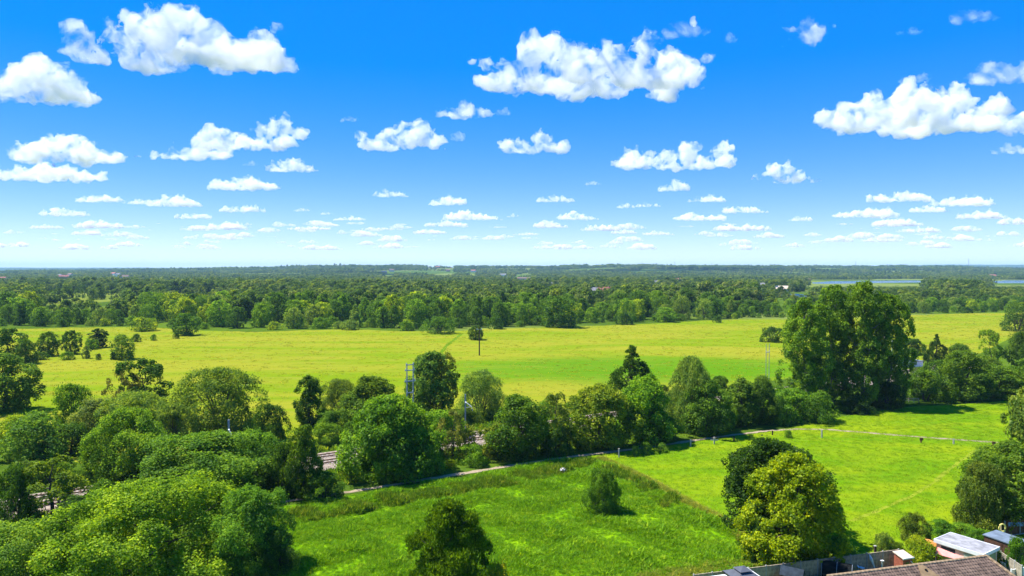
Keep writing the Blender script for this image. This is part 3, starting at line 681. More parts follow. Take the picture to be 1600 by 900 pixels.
for i in range(6000):
    if n_t >= 200: break
    px = rg.uniform(-40, 1640); off = 14 + 75 * rg.random() ** 1.15; d = dist_row(edge_at(px)) + off
    if 1240 < px < 1415 or (55 < px < 200 and off > 45): continue
    low = 55 < px < 215 or 915 < px < 960 or 1150 < px < 1240 or px > 1420
    H = rg.uniform(7, 10.5) if low else rg.uniform(9, 14) + min(off, 70) / 14
    key = rg.choices(['broadF0', 'broadF1', 'broadF2', 'broadF3', 'willowF0', 'willowF1', 'columnF0', 'columnF1'], (4, 4, 4, 4, 2, 2, 1, 1))[0]
    W = H * (rg.uniform(.5, .65) if 'column' in key else rg.uniform(.85, 1.15))
    n_t += wood_tree(px, d, H, W, key, rg.choices(range(5), (32, 27, 24, 9, 8))[0], 'tree')

# ------------------------------------------------------------------ masses nobody could count: instanced leaf and grass meshes
def scatter(name, pts, scl, rot, protos, label, cat):
    me = bpy.data.meshes.new(name); me.vertices.add(len(pts)); me.vertices.foreach_set('co', np.asarray(pts, np.float32).ravel())
    at = me.attributes.new('scl', 'FLOAT_VECTOR', 'POINT'); at.data.foreach_set('vector', np.asarray(scl, np.float32).ravel())
    at = me.attributes.new('rot', 'FLOAT_VECTOR', 'POINT'); at.data.foreach_set('vector', np.asarray(rot, np.float32).ravel())
    ng = bpy.data.node_groups.new(name, 'GeometryNodeTree')
    ng.interface.new_socket('Geometry', in_out='INPUT', socket_type='NodeSocketGeometry'); ng.interface.new_socket('Geometry', in_out='OUTPUT', socket_type='NodeSocketGeometry')
    n, l = ng.nodes, ng.links; gi, go = n.new('NodeGroupInput'), n.new('NodeGroupOutput')
    jn = n.new('GeometryNodeJoinGeometry')
    for m in protos:
        o = bpy.data.objects.new(name + '_source', m); oi = n.new('GeometryNodeObjectInfo'); oi.inputs['Object'].default_value = o; oi.inputs['As Instance'].default_value = True
        l.new(oi.outputs['Geometry'], jn.inputs[0])
    ip = n.new('GeometryNodeInstanceOnPoints'); l.new(gi.outputs[0], ip.inputs['Points']); l.new(jn.outputs[0], ip.inputs['Instance']); ip.inputs['Pick Instance'].default_value = True
    rv = n.new('FunctionNodeRandomValue'); rv.data_type = 'INT'
    rv.inputs[4].default_value = 0; rv.inputs[5].default_value = len(protos) - 1; l.new(rv.outputs[2], ip.inputs['Instance Index'])
    a = n.new('GeometryNodeInputNamedAttribute'); a.data_type = 'FLOAT_VECTOR'; a.inputs[0].default_value = 'scl'; l.new(a.outputs[0], ip.inputs['Scale'])
    b = n.new('GeometryNodeInputNamedAttribute'); b.data_type = 'FLOAT_VECTOR'; b.inputs[0].default_value = 'rot'
    er = n.new('FunctionNodeEulerToRotation'); l.new(b.outputs[0], er.inputs[0]); l.new(er.outputs[0], ip.inputs['Rotation'])
    l.new(ip.outputs[0], go.inputs[0])
    o = link(name, me); md = o.modifiers.new('scatter', 'NODES'); md.node_group = ng
    return tag(o, label, cat, kind='stuff')
def inside(px, py, poly):
    px, py = np.asarray(px), np.asarray(py); r = np.zeros(px.shape, bool)
    for (x0, y0), (x1, y1) in zip(poly, poly[1:] + poly[:1]):
        with np.errstate(divide='ignore', invalid='ignore'):
            c = ((y0 > py) != (y1 > py)) & (px < (x1 - x0) * (py - y0) / (y1 - y0) + x0)
        r ^= c
    return r
g = np.random.default_rng(5)
FH = [(704, 427, 'white', 0), (716, 424.5, 'white', 1), (684, 428.5, 'pink', 0), (672, 427.5, 'pale', 1), (700, 430, 'pink', 2), (740, 430, 'white', 0), (786, 433, 'white', 1), (862, 425, 'white', 0), (884, 424.5, 'pale', 1), (870, 446, 'pale', 2), (858, 449, 'white', 1),
      (1062, 440, 'white', 0), (1025, 445, 'pale', 1), (4, 437, 'white', 0), (94, 434, 'pale', 1), (110, 433, 'white', 2), (100, 436, 'pink', 0), (185, 433, 'white', 1), (196, 436, 'white', 2), (178, 430.5, 'white', 0), (600, 431.5, 'pink', 1), (612, 430.5, 'pale', 2), (1550, 434.5, 'pink', 0), (1440, 425, 'white', 1), (1262, 441, 'pink', 2), (1190, 450, 'pale', 1)]
HOUSE_PX = [(945, 462.5), (926, 461.5), (818, 437.5), (1220, 455.5)] + [(q[0], q[1]) for q in FH]
def wood_clear(x, y):
    """True where the far woods leave the land open (lakes, fields, sight lines the low ground keeps clear)"""
    px, py = topix(x, y, 0.0); r = np.zeros(len(x), bool)
    for lk in FIELDS: r |= inside(px, py, lk)
    r |= ((px > 1262) & (px < 1450) | (px > 1540)) & (y > 1330) & (y < 2150)
    r |= (px > 1200) & (px < 1266) & (y > 560) & (y < 980)
    r |= (px > 62) & (px < 200) & (y > 430) & (y < 960)
    r |= (px > 255) & (px < 352) & (y > 640) & (y < 930)
    r |= (px > 798) & (px < 838) & (y > 1500) & (y < 2950)
    for hx, hy in HOUSE_PX:
        d = 32 * F / (hy - HZ); r |= (np.abs(px - hx) < 9) & (y > d * .52) & (y < d + 25)
    r &= g.random(len(x)) > .05
    for lk in LAKES: r |= inside(px, py, lk)
    return r | (((px > 1258) & (px < 1452) | (px > 1540)) & (y > 1330) & (y < 2150))
def sector(n, d0, d1, m=.80):
    d = np.sqrt(g.uniform(d0 ** 2, d1 ** 2, n)); k = g.uniform(-m, m, n); return k * d, d
def clump(x, y, s): return .5 + .25 * (np.sin(x / s + 2 * np.sin(y / s * .7)) + np.sin(y / s * 1.3 + 1.7 * np.sin(x / s * .9)))
def leafy(n, leaf, seed, kind='broad', H=14, R=6.5): return crown_mesh(kind, H, R, .0, 14, n, leaf, seed, WOODS, lobe=(.3, .5))[0]
near_src = [leafy(1300, 1.35, 301 + i) for i in range(3)] + [leafy(1300, 1.3, 311, 'willow', 12, 6.5), leafy(1300, 1.3, 312, 'bush', 11, 7)]
ED = np.array([(p, dist_row(y)) for p, y in EDGE])
x, y = sector(17000, 395, 1250); px = 800 + F * x / y
off = y - np.interp(px, ED[:, 0], ED[:, 1]); ok = (off > 78) & ~wood_clear(x, y) & ((clump(x, y, 45) > .22) | (off < 160))
x, y = x[ok], y[ok]; k = g.uniform(.72, 1.2, len(x)) * (.72 + .4 * clump(x, y, 130)); k = np.where((px[ok] > 1180) & (y < 780), k * .72, k)
k = np.where((px[ok] < 1180) & (y < 620), k * 1.06, k)
lk = ((px[ok] > 1255) & (px[ok] < 1455)) | (px[ok] > 1535); k = np.where(lk, np.minimum(k, np.maximum(32 - 26 / F * y, 1.2) / 19), k)
scatter('woodland', np.stack([x, y, terrain(x, y)], 1), np.stack([k * 1.12, k * 1.12, k * g.uniform(.75, 1.2, len(x))], 1), np.stack([0 * x, 0 * x, g.uniform(0, 6.28, len(x))], 1), near_src, 'dense wood of mixed green trees behind the wood edge', 'woodland')
def grove(seed, n=7, spread=26):
    gg = np.random.default_rng(seed); Vs = []
    for i in range(n):
        V, _ = crown_leaves(['broad', 'broad', 'willow', 'column'][gg.integers(4)], gg.uniform(10, 15), gg.uniform(5, 7), 0, 10, 420, 2.2, seed * 31 + i, lobe=(.32, .52))
        a = gg.uniform(0, 6.28); rr = spread * math.sqrt(gg.random()); Vs.append(V + np.array([rr * math.cos(a), rr * math.sin(a), 0]))
    V = np.concatenate(Vs); return mesh_np('grove', V, np.arange(len(V)).reshape(-1, 4), WOODS)
far_src = [grove(s) for s in (1, 2, 3, 4)]
x, y = sector(9000, 1200, 2900); ok = ~wood_clear(x, y) & (clump(x, y, 120) > .36); x, y = x[ok], y[ok]; k = g.uniform(.6, 1.0, len(x)); pq = 800 + F * x / y; k = np.where(((pq > 1255) & (pq < 1455) | (pq > 1535)) & (y < 1400), .12, k)
x2, y2 = sector(11000, 2800, 5600); ok = ~wood_clear(x2, y2) & (clump(x2, y2, 190) > .42); x2, y2 = x2[ok], y2[ok]; k2 = g.uniform(.6, 1.2, len(x2)) * np.where(y2 > 4300, g.uniform(.8, 1.6, len(x2)), 1)
x, y, k = np.concatenate([x, x2]), np.concatenate([y, y2]), np.concatenate([k, k2])
scatter('distant_woodland', np.stack([x, y, terrain(x, y)], 1), np.stack([k, k, k], 1), np.stack([0 * x, 0 * x, g.uniform(0, 6.28, len(x))], 1), far_src, 'far off woods and hedges rolling up to the skyline', 'woodland')
# far blue hills carry their woods as low cover
x, y = sector(5200, 9000, 13400, .80); k = g.uniform(1.2, 2.2, len(x))
scatter('hill_woodland', np.stack([x, y, terrain(x, y)], 1), np.stack([k, k, k * .7], 1), np.stack([0 * x, 0 * x, g.uniform(0, 6.28, len(x))], 1), far_src[:2], 'blue hazy woods on the farthest hills', 'woodland')

# grass
def tuft(n, h, spread, w, seed, mat, lean=.5):
    gg = np.random.default_rng(seed); a = gg.uniform(0, 6.28, n); r = spread * np.sqrt(gg.random(n)); b = np.stack([r * np.cos(a), r * np.sin(a), np.zeros(n)], 1)
    dr = gg.uniform(0, 6.28, n); hh = h * gg.uniform(.5, 1.1, n); le = hh * lean * gg.uniform(.2, 1.3, n)
    tip = b + np.stack([le * np.cos(dr), le * np.sin(dr), hh], 1); m = b + np.stack([le * .3 * np.cos(dr), le * .3 * np.sin(dr), hh * .62], 1)
    s = np.stack([-np.sin(dr), np.cos(dr), np.zeros(n)], 1) * w * gg.uniform(.6, 1.3, n)[:, None]
    V = np.stack([b, m + s, tip, m - s], 1).reshape(-1, 3); return mesh_np('tuft', V, np.arange(len(V)).reshape(-1, 4), mat)
def along(pts, n, w0, w1):
    """random points beside a polyline, w0..w1 metres to its right (towards the viewer)"""
    P = [Vector(p) for p in pts]; L = [(b - a).length for a, b in zip(P[:-1], P[1:])]; c = np.cumsum([0] + L); out = []
    for s in g.uniform(0, c[-1], n):
        i = min(np.searchsorted(c, s) - 1, len(L) - 1); i = max(i, 0); t = (P[i + 1] - P[i]).normalized(); q = P[i] + t * (s - c[i]); nn = Vector((t.y, -t.x, 0))
        q = q + nn * g.uniform(w0, w1); out.append((q.x, q.y, .02))
    return np.array(out)
def sc_rot(n, a, b): k = g.uniform(a, b, n); return np.stack([k * g.uniform(.8, 1.3, n), k * g.uniform(.8, 1.3, n), k * g.uniform(.7, 1.2, n)], 1), np.stack([g.normal(0, .12, n), g.normal(0, .12, n), g.uniform(0, 6.28, n)], 1)
def in_poly(poly, n):
    P = [(p[0], p[1]) for p in poly]; xs, ys = zip(*P); out = []
    x = g.uniform(min(xs), max(xs), n * 3); y = g.uniform(min(ys), max(ys), n * 3); ok = inside(x, y, P); return x[ok][:n], y[ok][:n]
gsrc = [tuft(40, .40, .50, .034, 400 + i, GRASS, .9) for i in range(4)]
x, y = in_poly(rough, 22000); cl = clump(x, y, 1.9); s_, r_ = sc_rot(len(x), .55, 1.15); s_ *= (.35 + 1.2 * cl)[:, None]
scatter('rough_grass', np.stack([x, y, 0 * x + .03], 1), s_, r_, gsrc, 'lush tussocky green grass of the near meadow', 'grass')
bsrc = [tuft(34, .80, .5, .06, 410 + i, BANKG, .45) for i in range(4)]
bank1 = [gp(*p) for p in ((430, 808), (520, 792), (600, 778), (700, 762), (800, 745), (870, 728))]
bank2 = [gp(*p) for p in ((905, 720), (960, 735), (1000, 752), (1040, 775), (1062, 792))]
p1 = np.concatenate([along(bank1, 6500, -.4, 4.2), along(bank2, 1000, -.8, 2.6), along([gp(820, 735), gp(880, 725), gp(930, 722)], 500, 0, 3.2)])
cb = clump(p1[:, 0], p1[:, 1], 1.3); ok = g.random(len(p1)) < .25 + .9 * cb; p1, cb = p1[ok], cb[ok]
s_, r_ = sc_rot(len(p1), .45, 1.1); s_ *= (.45 + .8 * cb)[:, None]
scatter('bank_grass', p1, s_, r_, bsrc + gsrc[:2], 'tall dark rough grass along the bank below the footpath', 'grass')
dsrc = [tuft(30, .38, .6, .03, 420 + i, DRYG, .9) for i in range(3)]
p2 = np.concatenate([along([gp(*p) for p in ((935, 716), (1000, 745), (1070, 784), (1135, 818), (1165, 850))], 1300, -.9, .4), along([gp(*p) for p in ((900, 925), (1000, 905), (1090, 890), (1180, 876))], 1500, -1.0, 1.2)]); s_, r_ = sc_rot(len(p2), .5, 1.0)
scatter('dry_grass', p2, s_, r_, dsrc, 'straw coloured dry grass edging the rough meadow', 'grass')
vsrc = [tuft(34, .7, .7, .08, 430 + i, BANKG, .6) for i in range(3)]
# rough verge and scrub ground both sides of the railway
cor = [railpt(p, -14) for p in (0, 300, 600, 900, 1150)] + [railpt(p, 13.5) for p in (1250, 1000, 700, 400, 100)]
x, y = in_poly(cor, 8000); dd = (np.stack([x, y], 1) - np.array(RAIL0[:2])) @ np.array(RAILN[:2]); ok = np.abs(dd) > 5.4; x, y = x[ok], y[ok]
pd = np.min(np.stack([np.hypot(x - p.x, y - p.y) for p in [path_c[i].lerp(path_c[i + 1], k / 12) for i in range(len(path_c) - 1) for k in range(12)]]), 0); ok = pd > 2.2; x, y = x[ok], y[ok]
s_, r_ = sc_rot(len(x), .6, 1.3)
scatter('verge_grass', np.stack([x, y, 0 * x + .01], 1), s_, r_, vsrc + gsrc[:2], 'rough grass and weeds along the railway banks', 'grass')
msrc = [tuft(26, .10, .5, .022, 440 + i, SHORT, 1.2) for i in range(3)]
x, y = in_poly(mown, 15000); s_, r_ = sc_rot(len(x), .7, 1.4)
scatter('mown_grass', np.stack([x, y, 0 * x + .026], 1), s_, r_, msrc, 'short bright grass of the mown field', 'grass')
hsrc = [tuft(26, .22, 1.3, .07, 450 + i, MEADG, 1.0) for i in range(3)]
hp = [(p.x, p.y) for p in far_pts] + [(p.x, p.y) for p in near_pts]
x, y = in_poly(hp, 8000); s_, r_ = sc_rot(len(x), .6, 1.2)
scatter('meadow_grass', np.stack([x, y, 0 * x + .022], 1), s_, r_, hsrc, 'yellowing tall hay of the wide meadow', 'grass')

# ------------------------------------------------------------------ railway masts and poles
def post_tube(mb, p, h, r0, r1): mb.tube([p, p + Vector((0, 0, h))], [r0, r1], 8)
def ole_mast(px, top, off, label, arm=True, side=1):
    p = railpt(px, off); h = height_for(px, top, p.y); o = tag(empty('railway_mast', (p.x, p.y, 0)), label, 'mast', 'overhead line masts of the railway')
    m = MB(); m.box(-.13, .13, -.11, .11, .02, h); m.box(-.19, .19, -.16, .16, 0.0, .5); m.build('post', STEEL, o)
    if arm:
        d = -RAILN * side; a = MB(); z = h * .74
        a.tube([Vector((0, 0, z + .5)), d * 2.6 + Vector((0, 0, z))], .06, 6); a.tube([Vector((0, 0, z - .7)), d * 2.5 + Vector((0, 0, z))], .05, 6); a.tube([d * 2.6 + Vector((0, 0, z)), d * 2.9 + Vector((0, 0, z - .8))], .05, 6)
        ar = a.build('cantilever_arm', STEEL, o); MB().tube([Vector((0, 0, z + .5)), d * .5 + Vector((0, 0, z + .4))], .12, 8).build('insulator', WHITE, ar)
    return o
ole_mast(746, 616, 4.9, 'single grey railway mast with a short arm, centre')
ole_mast(364, 656, 4.9, 'pale railway mast rising out of the trees on the left')
def h_pole(px, by, top, w, label, arms, mat, name, cat):
    p = gp(px, by); h = height_for(px, top, p.y); o = tag(empty(name, p), label, cat); d = RAILD
    for s in (-w / 2, w / 2): MB().tube([d * s, d * s + Vector((0, 0, h))], [.16, .11] if w > 1.32 else [.09, .07], 8).build('post', mat, o)
    for z, l in arms:
        c = MB().obox(Vector((0, -.14, h * z)), d, l, .14, .18).build('cross_arm', mat, o)
        for s in (-.42, .42): MB().tube([d * (l * s) + Vector((0, -.14, h * z + .18)), d * (l * s) + Vector((0, -.14, h * z + .5))], .07, 6).build('insulator', WHITE, c)
    return o
h_pole(641, 668, 568, 1.35, 'tall double steel pole with cross bars among the trees', ((.975, 1.8), (.89, 2.2), (.72, 2.4), (.54, 1.4)), STEEL, 'double_pole', 'pole')
h_pole(1199, 605, 537, 1.3, 'pair of thin poles left of the poplars', ((.80, 1.5),), STEEL, 'double_pole', 'pole')
def wood_pole(px, by, top, label, arm=True):
    p = gp(px, by); h = height_for(px, top, p.y); o = tag(empty('utility_pole', p), label, 'pole')
    MB().tube([(0, 0, -.2), (0, 0, h)], [.26, .18], 10).build('post', WOODPOLE, o)
    if arm:
        c = MB().box(-1.0, 1.0, -.1, .1, h - 1.0, h - .8).build('cross_arm', STEEL, o)
        for s in (-.85, 0, .85): MB().tube([(s, 0, h - .8), (s, 0, h - .45)], .10, 6).build('insulator', WHITE, c)
    return o
wood_pole(749, 555.5, 511, 'lone dark wooden pole standing in the hay meadow')
# gantry mast on the right beyond the poplars
p = railpt(1421, 4.9); h = height_for(1421, 530, p.y); o = tag(empty('railway_mast', (p.x, p.y, 0)), 'grey T shaped railway mast right of the poplars', 'mast', 'overhead line masts of the railway')
MB().box(-.16, .16, -.14, .14, 0, h).build('post', STEEL, o)
c = MB().obox(Vector((0, 0, h * .88)), Vector((1, .1, 0)), 4.2, .16, .2).build('cross_arm', STEEL, o)
for s in (-1.9, 1.9): MB().tube([(s, .1 * s, h * .88), (s, .1 * s, h * .88 - .6)], .08, 6).build('insulator', WHITE, c)
q = gp(1420, 573); o = tag(empty('trackside_cabin', q, .2), 'small pale trackside cabin at the foot of the mast right of the poplars', 'cabin')
MB().box(-4.2, 4.2, -1.3, 1.3, 0, 1.9).build('wall', FARWHITE, o); MB().box(-4.4, 4.4, -1.5, 1.5, 1.903, 2.05).build('roof', BLUEROOF, o); MB().box(-.5, .5, -1.34, -1.303, .05, 1.7).build('door', STEEL, o)

# ------------------------------------------------------------------ posts along the path and small field furniture
for px, by, ty, mat, lab in ((967, 715, 701, CONC, 'tall pale post beside the path at the edge of the shade'), (1079, 698, 687, CONC, 'pale post at the path, second from the shade'), (1116, 694, 683, CONC, 'pale post with a cross board beside the path'),
                             (1147, 690, 682, WOODPOLE, 'short dark post beside the path'), (1207, 680, 673, WOODPOLE, 'short dark post at the bend of the path'), (1284, 684, 672, CONC, 'pale post at the far bend of the path'),
                             (1439, 692, 684, BROWNWOOD, 'brown post on the right arm of the path'), (1552, 697, 690, BROWNWOOD, 'brown post near the right end of the path'), (1490, 694, 686, CONC, 'thin pale stake on the right arm of the path')):
    p = gp(px, by); h = height_for(px, ty, p.y); o = tag(empty('path_post', p), lab, 'post')
    MB().box(-.10, .10, -.10, .10, -.1, h - .06).build('post', mat, o); MB().box(-.13, .13, -.13, .13, h - .058, h).build('cap', mat, o)
    if px == 1116: MB().box(-.7, .7, -.14, -.102, h * .55, h * .72).build('board', CONC, o)
    if px in (1439, 1552): MB().box(-.32, .32, -.14, -.102, h * .5, h * .98).build('sign_board', BROWNWOOD, o)
o = tag(empty('rail_fence', gp(1424, 629)), 'short wooden rail fence under the hedge right of the poplars', 'fence')
for i in range(4): MB().box(-1.9 + i * 1.2, -1.78 + i * 1.2, -.06, .06, 0, 1.15).build('post', TIMBER, o)
for z in (.45, .9): MB().box(-1.9, 1.82, -.10, -.062, z, z + .13).build('rail', TIMBER, o)
p = gp(880, 741); o = tag(empty('elder_bush', p), 'small bush with white flower heads at the end of the bank', 'bush')
o.scale = (.17, .17, .20); link('trunk', PROTO['bushF0'][3], o); link('crown', PROTO['bushF0'][2], o, color=(.09, .07, .03))
FLW = simple('white_blossom', (.78, .78, .70), .9, 5, .1)
gg = np.random.default_rng(9); C = np.array([0, 0, 2.4]); D = unit(gg.normal(size=(70, 3)) * np.array([1, 1, .5]) + np.array([-.3, 0, 1.0])); P = C + D * np.array([3.4, 3.4, 2.9]) * gg.uniform(.85, 1.05, (70, 1))
s = unit(np.cross(D, gg.normal(size=(70, 3)))); t = np.cross(D, s); V = np.stack([P - s * .4, P - t * .4, P + s * .4, P + t * .4], 1).reshape(-1, 3)
link('blossom', mesh_np('blossom', V, np.arange(len(V)).reshape(-1, 4), FLW), o)

# ------------------------------------------------------------------ gardens, bottom right
def fence_run(name, a, b, npan, hgt, mat, label, posts=CONC, boards=True):
    """panel fence from a to b: each post and each panel its own part, boards joined in their panel"""
    a, b = Vector(a), Vector(b); d = (b - a); L = d.length; d.normalize(); o = tag(empty(name, a, math.atan2(d.y, d.x)), label, 'fence'); st = L / npan
    for i in range(npan + 1): MB().box(i * st - .06, i * st + .06, -.06, .06, -.1, hgt + .08).build('post', posts, o)
    r = random.Random(int(L * 10)); pm = None
    for i in range(npan):
        if pm is None:
            m = MB(); w = st - .14; nb = 11
            for k in range(nb):
                x0 = .07 + k * w / nb; m.box(x0 + .006, x0 + w / nb - .006, -.02 + (k % 2) * .012, .012 + (k % 2) * .012, .10, hgt - .05)
            pm = m.mesh('panel', mat); cm = MB().box(.07, st - .07, -.045, .045, hgt - .048, hgt).mesh('capping', mat); gm = MB().box(.07, st - .07, -.025, .03, 0, .098).mesh('gravel_board', CONC)
        pn = link('panel', pm, o, (i * st, 0, 0)); pn.rotation_euler = (r.uniform(-.012, .012), 0, 0)
        link('capping', cm, pn); link('gravel_board', gm, o, (i * st, 0, 0))
    return o
fa, fb = gp(1084, 898, 1.75), gp(1404, 858.5, 1.75); fa.z = fb.z = 0
fence_run('panel_fence', fa, fb, 12, 1.75, TIMBER, 'long grey panel fence between the gardens and the field')
f1, f2 = gp(1564, 862, 1.75), gp(1597, 884, 1.75); f1.z = f2.z = 0
fence_run('panel_fence', f1, f2, 3, 1.75, simple('pale_fence_timber', (.36, .32, .25), .9, 2.5, .25, .2), 'pale panel fence beside the flat roofed garage')
f1, f2 = gp(1570, 815, 1.8), gp(1640, 806, 1.8); f1.z = f2.z = 0
fence_run('panel_fence', f1, f2, 3, 1.8, BROWNWOOD, 'orange brown timber fence at the right edge behind the shed')
# garden lawn under all of it
lawn = [fa + Vector((-8, -8, 0)), fa, fb, gp(1600, 835), gp(1700, 850), gp(1700, 1100), gp(1000, 1100)]
sheet('garden_lawn', [(q.x, q.y) for q in lawn], .040, mown_mat())
# gazebo
p = gp(1160, 893, 2.5); p.z = 0; o = tag(empty('gazebo', p, .28), 'grey two tier metal gazebo at the bottom edge', 'gazebo')
gz = 1.35
for sx in (-1, 1):
    for sy in (-1, 1): MB().box(sx * 1.2 - .05, sx * 1.2 + .05, sy * 1.2 - .05, sy * 1.2 + .05, 0, 2.2).build('post', BLACK, o)
m = MB(); m.add([(-gz, -gz, 2.2), (gz, -gz, 2.2), (gz, gz, 2.2), (-gz, gz, 2.2), (-.5, -.5, 2.62), (.5, -.5, 2.62), (.5, .5, 2.62), (-.5, .5, 2.62)], [(0, 1, 5, 4), (1, 2, 6, 5), (2, 3, 7, 6), (3, 0, 4, 7), (4, 5, 6, 7), (3, 2, 1, 0)])
m.build('roof', simple('grey_gazebo_roof', (.075, .085, .105), .7, 2, .12, spec=.2), o)
m = MB(); m.box(-.46, .46, -.46, .46, 2.623, 2.74).build('vent_collar', BLACK, o)
m = MB(); m.add([(-.66, -.66, 2.743), (.66, -.66, 2.743), (.66, .66, 2.743), (-.66, .66, 2.743), (0, 0, 2.98)], [(0, 1, 4), (1, 2, 4), (2, 3, 4), (3, 0, 4), (3, 2, 1, 0)]); m.build('top_tier', MATS['grey_gazebo_roof'], o)
for sy, nm in ((-1, 'gutter'), (1, 'gutter')): MB().box(-gz, gz, sy * gz - .04, sy * gz + .04, 2.08, 2.196).build(nm, BLACK, o)
MB().box(gz + .003, gz + .09, -gz, gz, 2.02, 2.21).build('white_edge', WHITE, o)
# white canopy roof left of the gazebo
p = gp(1118, 902, 2.1); p.z = 0; o = tag(empty('lean_to_canopy', p, .28), 'white flat canopy roof at the bottom edge left of the gazebo', 'canopy')
MB().box(-1.5, 1.25, -1.2, .35, 2.0, 2.1).build('roof', WHITE, o)
for sx in (-1.35, 1.1):
    for sy in (-1.05, .2): MB().box(sx - .05, sx + .05, sy - .05, sy + .05, 0, 1.997).build('post', WHITE, o)
# play house
p = gp(1238, 890, 1.7); p.z = 0; o = tag(empty('play_house', p, -.55), 'small play house with a dark slate coloured gable roof', 'play house')
MB().box(-.95, .95, -.62, .62, 0, 1.25).build('wall', BROWNWOOD, o)
m = MB(); m.add([(-1.1, -.82, 1.253), (1.1, -.82, 1.253), (1.1, .82, 1.253), (-1.1, .82, 1.253), (-1.1, 0, 1.95), (1.1, 0, 1.95)], [(0, 1, 5, 4), (2, 3, 4, 5), (1, 2, 5), (3, 0, 4), (3, 2, 1, 0)]); m.build('roof', SLATE, o)
MB().box(-.3, .3, -.655, -.623, .05, 1.1).build('door', WHITE, o)
# dark netted tunnel by the fence
p = gp(1308, 893, .6); p.z = 0; o = tag(empty('netted_tunnel', p, -.5), 'black netted arched tunnel against the grey fence', 'garden tunnel')
m = MB(); R_ = 1.15; n = 12
vs_ = [(xx, R_ * math.cos(math.pi * k / n), 1.55 * math.sin(math.pi * k / n) + .02) for xx in (-1.4, 1.4) for k in range(n + 1)]
m.add(vs_, [(k, k + 1, n + 2 + k, n + 1 + k) for k in range(n)] + [tuple(range(n, -1, -1)), tuple(range(n + 1, 2 * n + 2))]); m.build('net_cover', BLACK, o)
for xx in (-1.42, 0, 1.42): MB().tube([(xx, 1.17 * math.cos(math.pi * k / n), 1.58 * math.sin(math.pi * k / n) + .02) for k in range(n + 1)], .025, 5).build('hoop', STEEL, o)
# brick outbuilding
p = gp(1411, 880, 0); o = tag(empty('brick_outbuilding', gp(1411, 878, 1.0) * 1.0, .30), 'small red brick outbuilding with a white edged roof', 'outbuilding'); o.location.z = 0; o.scale = (.72, .72, .82)
MB().box(-.85, .85, -.8, .8, 0, 2.0).build('wall', BRICK, o)
rf = MB().add([(-1.0, -.95, 1.95), (1.0, -.95, 1.95), (1.0, .95, 2.3), (-1.0, .95, 2.3), (-1.0, -.95, 2.05), (1.0, -.95, 2.05), (1.0, .95, 2.4), (-1.0, .95, 2.4)], [(3, 2, 1, 0), (4, 5, 6, 7), (0, 1, 5, 4), (1, 2, 6, 5), (2, 3, 7, 6), (3, 0, 4, 7)]).build('roof', CREAM, o)
MB().box(-1.05, 1.05, -1.02, -.953, 1.93, 2.09).build('fascia', WHITE, rf); MB().tube([(.25, -1.1, 1.7), (1.15, -1.1, .9)], .05, 6).build('drain_pipe', WHITE, o)
MB().box(-.35, .25, -.83, -.803, 1.0, 1.5).build('window', GLASS, o)
# flat roofed garage: long axis runs toward the viewer and slightly right
A_, B_, C_, D_ = [gp(*q, 2.6) for q in ((1457, 841), (1493, 835), (1562, 856), (1531, 863.5))]
cc = (A_ + B_ + C_ + D_) / 4; ax = ((D_ - A_) + (C_ - B_)); ang_ = math.atan2(ax.y, ax.x); Lg, Wg = ax.length / 2, ((B_ - A_).length + (C_ - D_).length) / 2
o = tag(empty('garage', (cc.x, cc.y, 0), ang_), 'pale garage with a flat grey felt roof and white fascia', 'garage')
MB().box(-Lg / 2, Lg / 2, -Wg / 2, Wg / 2, 0, 2.3).build('wall', CREAM, o)
rf = MB().box(-Lg / 2 - .12, Lg / 2 + .12, -Wg / 2 - .12, Wg / 2 + .12, 2.45, 2.6).build('roof', GREYROOF, o)
for x0, x1, y0, y1 in ((-Lg / 2 - .2, Lg / 2 + .2, -Wg / 2 - .2, -Wg / 2 - .123), (-Lg / 2 - .2, Lg / 2 + .2, Wg / 2 + .123, Wg / 2 + .2), (-Lg / 2 - .2, -Lg / 2 - .123, -Wg / 2 - .12, Wg / 2 + .12), (Lg / 2 + .123, Lg / 2 + .2, -Wg / 2 - .12, Wg / 2 + .12)):
    MB().box(x0, x1, y0, y1, 2.28, 2.64).build('fascia', WHITE, rf)
MB().box(-Lg / 2 + .5, -Lg / 2 + 1.9, -Wg / 2 - .04, -Wg / 2 - .003, 1.3, 2.1).build('window', GLASS, o)
MB().box(.5, 1.3, -Wg / 2 - .04, -Wg / 2 - .003, .05, 2.05).build('door', simple('pale_green_door', (.42, .48, .40), .6, 2, .1), o)
MB().box(Lg / 2 + .003, Lg / 2 + .04, -Wg / 2 + .35, Wg / 2 - .35, .05, 2.1).build('garage_door', simple('green_garage_door', (.22, .30, .14), .6, 2, .1), o)
